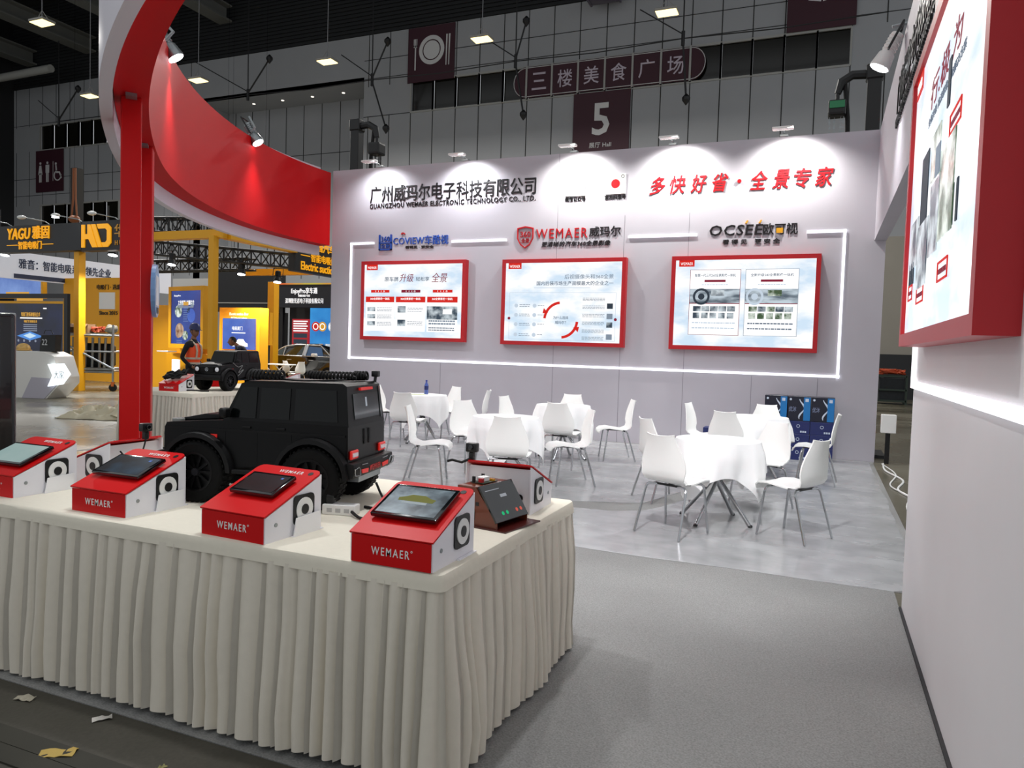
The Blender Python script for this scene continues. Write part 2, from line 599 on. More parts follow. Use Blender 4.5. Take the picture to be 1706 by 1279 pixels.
# ------------------------------------------------------------------ lit strips on the walls
t = thing('light_strip', 'white glowing line framing the three lit panels on the back wall', 'light strip', (0, WB - 0.001, 0))
W_ = 0.019
def strip(x0, x1, z0, z1, p):
    MB().box(x0, x1, -0.022, 0.0, z0, z1).build('strip_segment', M_strip, p)
strip(-8.46, -8.46 + 2 * W_, 1.22, 3.42, t)
strip(-8.46, -7.93, 3.40, 3.40 + 2 * W_, t)
strip(-6.28, -5.2, 3.385, 3.385 + 2 * W_, t)
strip(-3.03, -1.92, 3.375, 3.375 + 2 * W_, t)
strip(-0.30, 0.24, 3.37, 3.37 + 2 * W_, t)
strip(0.24 - 2 * W_, 0.24, 1.22, 3.41, t)
strip(-8.46, 0.24, 1.22, 1.22 + 2 * W_, t)
t = thing('light_strip', 'white glowing line below the tilted lit panel on the near right wall', 'light strip', (0.509, 0, 0))
MB().box(-0.022, 0, 1.9, 4.95, 1.345, 1.385).build('strip_segment', M_strip, t)
MB().box(-0.022, 0, 4.915, 4.95, 1.385, 3.2).build('strip_segment', M_strip, t)

# ------------------------------------------------------------------ wall lettering and logos
def wall_thing(name, label, cat, group=None):
    return thing(name, label, cat, (0, WB - 0.001, 0), 0, group)
t = wall_thing('company_name', 'large black company name in Chinese above small Latin capitals', 'wall lettering')
text('chinese_line', M_letter, t, '广州威玛尔电子科技有限公司', w=3.36, h=0.31, ext=0.014, bold=0.007, x=-6.36, z=4.325)
text('latin_line', M_letter, t, 'GUANGZHOU WEMAER ELECTRONIC TECHNOLOGY CO., LTD.', w=3.36, h=0.10, ext=0.012, bold=0.003, space=1.12, x=-6.36, z=4.105)
for x, cap, dot, lb in ((-3.965, '微信公众号', False, 'plain square white plaque with black caption, high on the back wall'), (-3.275, '官方抖音号', True, 'square white plaque with round red badge, high on the back wall')):
    t = wall_thing('code_plaque', lb, 'plaque', 'square plaques on the back wall')
    MB().box(x - 0.17, x + 0.17, -0.02, 0, 4.10, 4.43, 0.004).build('board', M_white, t)
    if dot:
        MB().disc((x, -0.02, 4.27), 0.075, 0.003).build('badge', M_letred, t)
        MB().ring((x + 0.12, -0.02, 4.385), 0.02, 0.028, t=0.003).build('mark', M_letter, t)
    text('caption', M_letter, t, cap, w=0.36, h=0.075, ext=0.012, bold=0.02, x=x, z=4.055)
t = wall_thing('slogan', 'red brush style Chinese slogan of eight characters at upper right of back wall', 'wall lettering')
for i, (ch, x, z) in enumerate((('多', -2.58, 4.2), ('快', -2.26, 4.2), ('好', -1.93, 4.2), ('省', -1.6, 4.2), ('·', -1.31, 4.2), ('全', -1.02, 4.2), ('景', -0.7, 4.2), ('专', -0.4, 4.2), ('家', -0.1, 4.2))):
    if ch == '·':
        MB().disc((x, 0, z), 0.03, 0.03).build('dot', M_letred, t)
    else:
        text('character', M_letred, t, ch, w=0.25, h=0.29, ext=0.014, bold=0.012, shear=0.22, x=x, z=z)
M_blue = mat('blue_letters', '1C4FA8', 0.3)
t = wall_thing('brand_sign', 'blue brand lettering with a square blue badge above the left lit panel', 'logo')
f = MB()
for a in ((-7.82, -7.79, 3.28, 3.57), (-7.57, -7.54, 3.28, 3.57), (-7.82, -7.54, 3.28, 3.305), (-7.82, -7.54, 3.405, 3.425)):
    f.box(a[0], a[1], -0.025, 0, a[2], a[3])
f.build('badge_frame', M_blue, t)
text('badge_number', M_blue, t, '360', w=0.19, h=0.095, ext=0.02, bold=0.002, x=-7.68, z=3.49)
text('badge_word', M_blue, t, '全景', w=0.19, h=0.08, ext=0.02, bold=0.004, x=-7.68, z=3.355)
text('name', M_blue, t, 'COVIEW车酷视', w=1.16, h=0.17, ext=0.014, bold=0.006, space=1.05, x=-6.93, z=3.45)
text('subtitle', M_letter, t, '看得见 · 更安全', w=0.6, h=0.055, ext=0.012, bold=0.012, x=-6.95, z=3.325)
MB().ring((-7.3, 0, 3.55), 0.03, 0.05, 20, 160, 0.02).build('wave_mark', M_letred, t)
t = wall_thing('brand_sign', 'dark red brand lettering with a shield badge above the middle lit panel', 'logo')
sh = [(-0.15, 0.16), (0, 0.19), (0.15, 0.16), (0.15, -0.02), (0.09, -0.13), (0, -0.19), (-0.09, -0.13), (-0.15, -0.02)]
f = MB()
for i in range(8):
    a, b_ = Vector(sh[i]), Vector(sh[(i + 1) % 8])
    q = [a, b_, b_ * 0.88, a * 0.88]
    f.prism([(-4.85 + v.x, 3.44 + v.y) for v in q], 0, -0.025)
f.build('shield', M_letred, t)
text('badge_number', M_letred, t, '360', w=0.19, h=0.1, ext=0.015, bold=0.004, x=-4.85, z=3.49)
text('badge_word', M_letred, t, '全景', w=0.15, h=0.075, ext=0.015, bold=0.002, x=-4.85, z=3.385)
text('name', M_letred, t, 'WEMAER', w=0.92, h=0.165, ext=0.014, bold=0.0, space=1.2, x=-4.19, z=3.49)
text('chinese_name', M_letter, t, '威玛尔', w=0.54, h=0.17, ext=0.014, bold=0.002, x=-3.43, z=3.5)
text('subtitle', M_letter, t, '更清晰的汽车360全景影像', w=1.22, h=0.09, ext=0.012, bold=0.004, shear=0.2, x=-3.94, z=3.31)
M_gold = mat('gold_tick', 'D79A1E', 0.3)
t = wall_thing('brand_sign', 'black brand lettering with a gold tick above the right lit panel', 'logo')
text('name', M_letter, t, 'OCSEE', w=0.80, h=0.165, ext=0.014, bold=0.012, space=1.08, shear=0.1, x=-1.33, z=3.45)
text('chinese_name', M_letter, t, '欧可视', w=0.5, h=0.175, ext=0.014, bold=0.014, x=-0.68, z=3.45)
MB().box(-0.735, -0.64, -0.036, -0.03, 3.385, 3.46).build('tick_square', M_gold, t)
f = MB()
for a in (-1.2, -1.0):
    f.prism([(a, 3.545), (a + 0.03, 3.545), (a + 0.05, 3.59), (a + 0.03, 3.59)], 0, -0.03)
f.build('accent', M_gold, t)
text('subtitle', M_letter, t, '看 得 见', w=0.37, h=0.08, ext=0.01, bold=0.012, x=-1.34, z=3.27)
text('subtitle', M_letter, t, '更 安 全', w=0.37, h=0.08, ext=0.01, bold=0.012, x=-0.86, z=3.27)
# header lettering, seen edge on
t = thing('company_name', 'black raised company lettering on the white header over the passage at right', 'wall lettering', (0.619, 0, 0), -PI / 2)
text('chinese_line', M_letter, t, '广州威玛尔电子科技有限公司', w=3.38, h=0.36, ext=0.012, bold=0.006, x=-7.3, z=4.3)
text('latin_line', M_letter, t, 'GUANGZHOU WEMAER ELECTRONIC TECHNOLOGY CO., LTD.', w=3.36, h=0.105, ext=0.02, bold=0.0, x=-7.3, z=4.0)

# ------------------------------------------------------------------ lit panels
M_lit = glow_mix('panel', 'CBE0F2', 'FFFFFF', 1.04, 1.6, 0.38, 0.58, (1, 1, 2.2))
G_red = glow('red', 'E02A22', 0.9)
G_grey = glow('grey', '8A98A8', 0.9)
G_dark = glow('dark', '3A4450', 0.8)
G_text = glow('text', '6E7C8E', 0.9)
G_white = glow('white', 'FFFFFF', 1.15)
G_pale = glow('pale', 'C6D4E2', 1.0)
G_pic = glow_mix('picture', '2E4252', 'D6E2E8', 0.9, 6.0, 0.4, 0.6)
G_pic2 = glow_mix('picture_green', '3C5838', 'E4EFE4', 0.95, 7.0, 0.4, 0.6)
G_mar = glow('maroon', '8A2038', 0.9)
def litbox(label, loc, rz, Wd, Hd, T, fr):
    t = thing('light_box', label, 'light box', loc, rz, 'red framed light boxes')
    f = MB()
    h = Hd / 2
    w_ = Wd / 2
    f.box(-w_, w_, -T, 0, -h, -h + fr)
    f.box(-w_, w_, -T, 0, h - fr, h)
    f.box(-w_, -w_ + fr, -T, 0, -h + fr, h - fr)
    f.box(w_ - fr, w_, -T, 0, -h + fr, h - fr)
    f.build('frame', M_frame, t)
    MB().box(-w_ + fr, w_ - fr, -T + 0.02, -0.02, -h + fr, h - fr).build('lit_panel', M_lit, t)
    y = -T + 0.018
    MB().plate(-w_ + fr + 0.05, -w_ + fr + 0.29, h - fr - 0.10, h - fr, y).build('logo_tab', G_red, t)
    text('logo', G_white, t, 'WEMAER', w=0.19, h=0.045, ext=0.002, bold=0.0, space=1.12, x=-w_ + fr + 0.17, z=h - fr - 0.055, y=y - 0.004)
    return t, y, w_ - fr, h - fr
def lines(t, x0, x1, z, n, y, dz=0.03, hh=0.009, m=None, seed=1):
    b = MB()
    rr = random.Random(seed)
    for i in range(n):
        x = x0
        while x < x1 - 0.02:
            l = rr.uniform(0.02, 0.06)
            b.plate(x, min(x + l, x1), z - i * dz, z - i * dz + hh, y, 0.002)
            x += l + 0.008
    b.build('text_lines', m or G_text, t)
# left panel
t, y, ww, hh = litbox('red framed lit panel on the back wall, leftmost of three, three product columns', (-7.03, WB, 2.33), 0, 2.2, 1.47, 0.12, 0.065)
text('headline', G_text, t, '原车屏', w=0.3, h=0.09, ext=0.002, bold=0.012, x=-0.44, z=0.40, y=y)
text('headline', G_mar, t, '升级', w=0.3, h=0.15, ext=0.002, shear=0.2, x=-0.12, z=0.42, y=y)
text('headline', G_text, t, '轻松享', w=0.28, h=0.08, ext=0.002, bold=0.012, x=0.22, z=0.40, y=y)
text('headline', G_mar, t, '全景', w=0.32, h=0.17, ext=0.002, shear=0.2, x=0.57, z=0.42, y=y)
for i, x in enumerate((-0.68, -0.02, 0.64)):
    w2 = 0.31
    MB().plate(x - 0.2, x + 0.2, 0.15, 0.20, y).build('red_bar', G_mar if i == 1 else G_red, t)
    text('bar_lettering', G_white, t, '1 1 1 0', w=0.2, h=0.03, ext=0.002, x=x, z=0.175, y=y - 0.004)
    MB().plate(x - w2, x + w2, -0.565, 0.07, y, 0.002).build('card', G_white, t)
    MB().plate(x - w2, x + w2, -0.03, 0.075, y - 0.003).build('red_band', G_red, t)
    text('band_lettering', G_white, t, '360全景影像一体机', w=0.42, h=0.045, ext=0.002, bold=0.02, x=x, z=0.035, y=y - 0.007)
    if i < 2:
        n = 3 - i
        for k in range(n):
            z = -0.14 - k * (0.40 / n + 0.05 * i)
            MB().plate(x - w2 + 0.04, x - w2 + 0.21, z - 0.06 - 0.02 * i, z + 0.02 + 0.02 * i, y - 0.003).build('picture', G_pic, t)
            lines(t, x - 0.06, x + w2 - 0.05, z, 3, y - 0.003, 0.028, seed=k + 5 * i)
    else:
        MB().plate(x - w2, x + w2, -0.34, -0.10, y - 0.003).build('picture', G_pic, t)
        MB().plate(x + 0.02, x + 0.2, -0.24, -0.15, y - 0.006).build('screen_picture', G_white, t)
        lines(t, x - 0.27, x + 0.27, -0.38, 2, y - 0.003, 0.05, 0.03, G_grey, 3)
        lines(t, x - 0.27, x + 0.27, -0.50, 2, y - 0.003, 0.04, 0.02, G_text, 4)
# middle panel
t, y, ww, hh = litbox('red framed lit panel on the back wall, middle one with two red curved arrows', (-4.12, WB, 2.315), 0, 2.2, 1.47, 0.12, 0.065)
text('headline', G_text, t, '后视摄像头和360全景', w=0.85, h=0.075, ext=0.002, x=0.47, z=0.43, y=y)
text('headline', G_text, t, '国内后装市场生产规模最大的企业之一', w=1.35, h=0.075, ext=0.002, bold=0.012, x=0.22, z=0.32, y=y)
MB().plate(-0.5, 0.5, 0.24, 0.248, y).build('rule', G_pale, t)
for a0, a1 in ((95, 175), (275, 355)):
    MB().ring((0.0, y, -0.30), 0.27, 0.315, a0, a1, 0.004, 14).build('curved_arrow', G_red, t)
MB().prism([(-0.31, -0.10), (-0.23, -0.18), (-0.33, -0.19)], y, y - 0.004).build('arrow_head', G_red, t)
MB().prism([(0.31, -0.50), (0.23, -0.42), (0.33, -0.41)], y, y - 0.004).build('arrow_head', G_red, t)
text('centre_words', G_text, t, '为什么选择', w=0.27, h=0.055, ext=0.002, bold=0.01, x=0, z=-0.26, y=y)
text('centre_words', G_text, t, '威玛尔？', w=0.2, h=0.055, ext=0.002, bold=0.01, x=0, z=-0.34, y=y)
f = MB()
for x0, x1, z0, z1 in ((-0.95, 0.95, 0.16, 0.166), (-0.95, 0.95, -0.64, -0.634), (-0.95, -0.944, -0.64, 0.16), (0.944, 0.95, -0.64, 0.16)):
    f.plate(x0, x1, z0, z1, y, 0.003)
f.build('outline', G_pale, t)
for i, z in enumerate((-0.06, -0.22, -0.38, -0.56)):
    MB().disc((-0.82, y, z), 0.035, 0.003, 12).build('icon', G_pale, t)
    MB().disc((-0.48, y, z), 0.035, 0.003, 12).build('icon', G_pale, t)
    lines(t, -0.76, -0.56, z + 0.01, 2, y, 0.03, 0.008, G_text, i)
    lines(t, -0.42, -0.30, z, 1, y, 0.03, 0.008, G_text, i + 9)
for i, z in enumerate((0.07, -0.06, -0.20, -0.33, -0.46, -0.58)):
    lines(t, 0.38, 0.76, z, 3, y, 0.022, 0.007, G_text, i + 30)
for i, (z, m) in enumerate(((-0.06, G_dark), (-0.23, G_grey), (-0.37, G_pic), (-0.57, G_grey))):
    MB().plate(0.80, 0.90, z - 0.045, z + 0.045, y).build('picture', m, t)
for x in (-0.95, 0.95):
    MB().disc((x, y, -0.28), 0.025, 0.005, 12).build('red_dot', G_mar, t)
# right panel
t, y, ww, hh = litbox('red framed lit panel on the back wall, rightmost of three, two dashboard pictures', (-1.18, WB, 2.315), 0, 2.2, 1.47, 0.12, 0.065)
for i, x in enumerate((-0.42, 0.42)):
    MB().plate(x - 0.385, x + 0.385, -0.50, 0.52, y, 0.002).build('card_edge', G_grey if i else G_mar, t)
    MB().plate(x - 0.378, x + 0.378, -0.494, 0.514, y - 0.002, 0.002).build('card', G_white, t)
    text('headline', G_text, t, ('智慧一代三代360全景影像一体机', '全新升级540全景影像一体机')[i], w=0.62, h=0.05, ext=0.002, bold=0.02, x=x, z=0.43, y=y - 0.004)
    MB().plate(x - 0.16, x + 0.16, 0.325, 0.36, y - 0.004).build('pill', G_mar, t)
    lines(t, x - 0.2, x + 0.2, 0.28, 1, y - 0.004, 0.03, 0.012, G_pale, 7 + i)
    MB().plate(x - 0.378, x + 0.378, 0.00, 0.22, y - 0.004, 0.002).build('dashboard_picture', glow_mix('dash', '53636F', 'C3D2DC', 0.95, 2.5, 0.38, 0.6, (1, 1, 5)), t)
    MB().plate(x - 0.378, x + 0.378, -0.012, 0.0, y - 0.004).build('rule', G_mar, t)
    MB().ring((x - 0.2 - 0.04 * i, y - 0.007, 0.10), 0.095, 0.13, 0, 360, 0.003, 24).build('steering_wheel', G_pale if i else G_dark, t)
    MB().disc((x - 0.2 - 0.04 * i, y - 0.007, 0.10), 0.05, 0.003, 14).build('hub', G_pale if i else G_dark, t)
    MB().plate(x - 0.05, x + 0.15, 0.11, 0.20, y - 0.007).build('screen_picture', G_pic2 if i else G_pic, t)
    for k in range(5):
        xx = x - 0.32 + 0.13 * k
        MB().plate(xx, xx + 0.12, -0.13, -0.05, y - 0.004).build('picture', G_pic2 if (i and k in (0, 2)) else G_pic, t)
        MB().plate(xx, xx + 0.10, -0.24, -0.15, y - 0.004).build('picture', G_pic2 if i else G_pic, t)
    lines(t, x - 0.33, x + 0.33, -0.32, 2, y - 0.004, 0.08, 0.02, G_pale if not i else G_text, 40 + i)
# near right panel
t, y, ww, hh = litbox('red framed lit panel standing out from the near right wall, seen edge on', (0.51, 3.57, 2.315), -PI / 2, 2.2, 1.47, 0.12, 0.065)
text('headline', G_mar, t, '行.极.为', w=0.85, h=0.13, ext=0.002, shear=0.15, bold=0.0, x=0.05, z=0.40, y=y)
text('subtitle', G_text, t, '全新升级 高清影像系统解决方案', w=1.0, h=0.04, ext=0.002, x=0.08, z=0.29, y=y)
for i, (x, z, a, b_, m) in enumerate(((-0.75, -0.22, 0.30, 0.24, G_pic), (-0.40, -0.02, 0.24, 0.34, G_dark), (-0.36, -0.32, 0.36, 0.30, G_pic), (-0.02, 0.06, 0.26, 0.2, G_pic2), (0.33, -0.16, 0.40, 0.36, G_pic2), (0.05, -0.22, 0.26, 0.30, G_pic), (0.32, 0.24, 0.06, 0.18, G_dark), (0.12, 0.0, 0.12, 0.12, G_grey))):
    MB().plate(x - a / 2, x + a / 2, z - b_ / 2, z + b_ / 2, y - 0.002 * i).build('picture', m, t)
for i, (x, z, a) in enumerate(((-0.82, -0.46, 0.18), (-0.4, -0.5, 0.26), (0.3, -0.46, 0.26), (0.42, 0.08, 0.26))):
    f = MB()
    for p in ((x - a / 2, x + a / 2, z - 0.04, z - 0.032), (x - a / 2, x + a / 2, z + 0.032, z + 0.04), (x - a / 2, x - a / 2 + 0.008, z - 0.04, z + 0.04), (x + a / 2 - 0.008, x + a / 2, z - 0.04, z + 0.04)):
        f.plate(*p, y)
    f.build('red_label', G_red, t)
    lines(t, x - a / 2 + 0.02, x + a / 2 - 0.02, z - 0.01, 1, y, 0.03, 0.02, G_mar, 60 + i)
for i, x in enumerate((-0.9, -0.82, -0.74, -0.44, -0.38, 0.25, 0.45, 0.55)):
    MB().plate(x, x + 0.035, -0.42 + 0.1 * (i > 4), -0.31 + 0.14 * (i > 4), y).build('small_picture', G_dark, t)

# ------------------------------------------------------------------ arm lamps along the top of the back wall
for i, x in enumerate((-7.85, -6.05, -4.02, -2.36, -0.69)):
    t = thing('arm_lamp', 'small white arm lamp atop the back wall, ' + ('furthest left', 'second from left', 'third from left', 'over left end of red slogan', 'furthest right')[i], 'lamp', (x, WB, H), 0, 'arm lamps on the back wall')
    MB().box(-0.06, 0.06, -0.03, 0.09, 0.0, 0.035, 0.004).build('clamp', M_steel, t)
    MB().tube([(0, 0.02, 0.03), (0, -0.05, 0.06), (0, -0.30, 0.045)], 0.012, 8).build('arm', M_steel, t, True)
    h = MB()
    h.box(-0.15, 0.15, -0.40, -0.28, 0.015, 0.05, 0.008)
    h.build('lamp_head', M_white, t)
    MB().box(-0.135, 0.135, -0.2795, -0.276, 0.018, 0.046).build('lens', mat('lamp_lens', 'FFFFFF', 0.4, emit='FFF8EC', es=8), t)
    spot('lamp_light', (x + 0.12, WB - 0.44, H + 0.0), (x + 0.12, WB - 0.02, H - 1.05), (90, 150, 215, 215, 215)[i], 140, 0.85, ((0.93, 0.97, 1), (0.96, 0.98, 1), (1, 1, 0.95), (1, 1, 0.95), (1, 0.98, 0.93))[i], 0.05)

# ------------------------------------------------------------------ red ring canopy on two posts
ctrl = [(-8.95, 12.06), (-8.99, 11.4), (-8.90, 10.4), (-8.64, 9.33), (-8.2, 8.25), (-7.68, 7.3), (-7.05, 6.42), (-6.4, 5.70), (-5.7, 5.0), (-4.95, 4.33), (-4.2, 3.74), (-3.4, 3.2), (-2.4, 2.65), (-1.3, 2.2), (-0.2, 1.9)]
def catmull(P, n=8):
    P = [Vector(p) for p in P]
    out = []
    for i in range(len(P) - 1):
        a, b, c_, d = P[max(i - 1, 0)], P[i], P[i + 1], P[min(i + 2, len(P) - 1)]
        for k in range(n):
            t_ = k / n
            out.append(0.5 * ((2 * b) + (c_ - a) * t_ + (2 * a - 5 * b + 4 * c_ - d) * t_ ** 2 + (3 * b - a - 3 * c_ + d) * t_ ** 3))
    out.append(P[-1])
    return out
pin = catmull(ctrl)
for _ in range(30):
    pin = [pin[0]] + [(pin[i - 1] + pin[i] * 2 + pin[i + 1]) / 4 for i in range(1, len(pin) - 1)] + [pin[-1]]
def off(path, d):
    out = []
    for i, p in enumerate(path):
        tv = (path[min(i + 1, len(path) - 1)] - path[max(i - 1, 0)]).normalized()
        out.append(p + Vector((tv.y, -tv.x)) * -d)        # outwards (to the left / front)
    return out
mid0 = pin
o1 = off(pin, -0.25)
o2 = off(pin, -0.255)
o3 = off(pin, -0.34)
if (o1[40] - Vector((0, 12))).length < (pin[40] - Vector((0, 12))).length:
    o1, o2, o3 = off(pin, 0.25), off(pin, 0.255), off(pin, 0.34)
def band(A, B, z0, z1):
    b = MB()
    rows = []
    for p, q in zip(A, B):
        rows.append([(p.x, p.y, z0), (p.x, p.y, z1), (q.x, q.y, z1), (q.x, q.y, z0)])
    b.grid(rows, closed=True)
    bm = b.bm
    bm.verts.ensure_lookup_table()
    n = len(bm.verts)
    bm.faces.new([bm.verts[i] for i in (3, 2, 1, 0)])
    bm.faces.new([bm.verts[i] for i in (n - 4, n - 3, n - 2, n - 1)])
    return b
t = thing('ring_canopy', 'big curved red overhead canopy on red posts, white outer band, left of the stand', 'canopy', (0, 0, 0))
band(pin, o1, 3.40, 4.80).build('red_fascia', M_redwall, t, True)
band(o2, o3, 3.22, 4.92).build('outer_band', mat('white_band', 'DCD8E0', 0.5), t, True)
def nearest(x, y):
    i = min(range(len(pin)), key=lambda k: (pin[k] - Vector((x, y))).length)
    tv = (pin[i + 1] - pin[i - 1]).normalized()
    return (pin[i] + o1[i]) / 2, math.atan2(tv.y, tv.x)
def nearest_out(x, y):
    i = min(range(len(pin)), key=lambda k: (pin[k] - Vector((x, y))).length)
    return o1[i]
for (x, y, wd) in ((-5.2, 4.42, 0.15), (-6.3, 5.7, 0.15)):
    p, a = nearest(x, y)
    if wd == 0.15 and x < -6:
        p = p + (p - nearest_out(x, y)) * 0.25
    Mx = Matrix.Translation((p.x, p.y, 0)) @ Matrix.Rotation(a, 4, 'Z')
    MB().box(-0.11, 0.11, -wd / 2, wd / 2, 0.006, 3.40, 0.012, Mx, 2).build('post', M_red, t)
    MB().box(-0.135, 0.135, -wd / 2 - 0.03, wd / 2 + 0.03, 0.0065, 0.02, 0, Mx).build('base_plate', M_red, t)
    MB().box(-0.05, 0.05, -0.04, 0.04, 3.375, 3.399, 0, Matrix.Translation((p.x, p.y, 0)) @ Matrix.Rotation(a, 4, 'Z') @ Matrix.Translation((0.17, 0, 0))).build('bracket', M_steel, t)
# oval sign on the second post
p, a = nearest(-6.3, 5.7)
p = p + (p - nearest_out(-6.3, 5.7)) * 0.25
sg = thing('oval_sign', 'oval white and blue sign fixed to the second red post', 'sign', (p.x, p.y, 1.98), a)
MB().prism([(0.30 * math.cos(2 * PI * k / 28) - 0.05, 0.27 * math.sin(2 * PI * k / 28)) for k in range(28)], 0.075, 0.115).build('board', mat('sign_blue', '7FA8D8', 0.3), sg)
MB().box(-0.2, 0.12, 0.115, 0.119, -0.15, 0.15).build('print_panel', mat('sign_print', 'E8E8EC', 0.4), sg)
MB().box(-0.17, 0.02, 0.119, 0.122, -0.23, -0.17).build('caption', mat('sign_caption', '22242A', 0.4), sg)

# ring spot lamps
M_spotlens = mat('spot_lens', 'FFFFFF', 0.4, emit='F4FAFF', es=12)
def spotlamp(label, loc, target, r=0.10, L=0.36, power=0, size=70, body=None):
    t = thing('spot_lamp', label, 'spot lamp', loc, 0, 'can spot lamps')
    d = (Vector(target) - Vector(loc)).normalized()
    Mx = d.to_track_quat('Z', 'Y').to_matrix().to_4x4()
    body = body or M_steel
    MB().lathe([(r * 0.55, -L), (r * 0.62, -L * 0.98), (r * 0.62, -L * 0.45), (r * 0.8, -L * 0.4), (r, -0.02), (r, 0)], 18, Mx).build('housing', body, t, True)
    MB().lathe([(0.001, 0.001), (r * 0.88, 0.001), (r * 0.88, 0.006), (0.001, 0.006)], 18, Mx, False).build('lens', M_spotlens, t)
    y = MB()
    y.tube([Mx @ Vector((r * 1.0, 0, -L * 0.45)), Mx @ Vector((r * 1.2, 0, -L * 0.45)), Mx @ Vector((r * 1.2, 0, -L * 1.25)), Mx @ Vector((-r * 1.2, 0, -L * 1.25)), Mx @ Vector((-r * 1.2, 0, -L * 0.45)), Mx @ Vector((-r * 1.0, 0, -L * 0.45))], 0.012, 6)
    y.build('yoke', M_black, t)
    for k in range(5):
        MB().lathe([(r * 0.64, -L * (0.9 - 0.09 * k)), (r * 0.7, -L * (0.9 - 0.09 * k)), (r * 0.7, -L * (0.88 - 0.09 * k)), (r * 0.64, -L * (0.88 - 0.09 * k))], 18, Mx).build('cooling_fin', body, t)
    if power:
        spot('lamp_light', Vector(loc) + d * 0.03, target, power, size, 0.7, (0.97, 0.98, 1), r)
    return t
i1 = min(range(len(pin)), key=lambda k: (pin[k] - Vector((-7.0, 6.4))).length)
i2 = min(range(len(pin)), key=lambda k: (pin[k] - Vector((-8.66, 9.6))).length)
for i, lb in ((i1, 'silver can spot lamp on the canopy rim close to the red post'), (i2, 'silver can spot lamp on the canopy rim nearer the back wall')):
    p = pin[i]
    q = o1[i]
    inn = (p - q).normalized()
    pos = PZ(293, 97, 4.72) if i == i1 else PZ(430, 238, 4.72)
    spotlamp(lb, pos, (pos[0] + inn.x * 2.6, pos[1] + inn.y * 2.6, 0.6), power=330, size=108)
    st = [o for o in bpy.data.objects if o.get('label') == lb][0]
    MB().tube([(p.x - inn.x * 0.05 - pos[0], p.y - inn.y * 0.05 - pos[1], 4.81 - pos[2]), (p.x + inn.x * 0.06 - pos[0], p.y + inn.y * 0.06 - pos[1], 4.95 - pos[2]), (-inn.x * 0.16, -inn.y * 0.16, 0.42)], 0.018, 8).build('bracket', M_steel, st, True)
spotlamp('white can spot lamp above the passage header at upper right, pointing down', (0.40, 8.6, 4.50), (-1.6, 8.6, 0.4), power=300, size=120, body=M_white)
st = [o for o in bpy.data.objects if o.get('label', '').startswith('white can spot lamp above')][0]
MB().tube([(0.26, 0.0, 0.34), (0.24, 0, 0.42), (0.10, 0, 0.40)], 0.018, 8).build('bracket', M_steel, st, True)

for x, y, lb in ((-3.55, 3.75, 'silver can spot lamp on the canopy rim above the long display table, left one'), (-1.75, 2.85, 'silver can spot lamp on the canopy rim above the table corner')):
    spotlamp(lb, (x, y, 4.72), (x + 0.35, y - 0.35, 0.75), power=230, size=95)  # added lamps out of view, put in to brighten the table top
    st = [o for o in bpy.data.objects if o.get('label') == lb][0]
    MB().tube([(-0.14, -0.16, 0.10), (-0.10, -0.12, 0.30), (-0.05, 0.02, 0.42)], 0.018, 8).build('bracket', M_steel, st, True)

lb = 'silver can spot lamp on the canopy rim above the camera side of the stand'
spotlamp(lb, (-0.95, 2.35, 4.72), (-1.5, 6.3, 0.4), power=950, size=66)  # added lamp out of view, put in to brighten the chair backs
st = [o for o in bpy.data.objects if o.get('label') == lb][0]
MB().tube([(-0.10, -0.12, 0.10), (-0.08, -0.14, 0.30), (0.02, -0.06, 0.42)], 0.018, 8).build('bracket', M_steel, st, True)
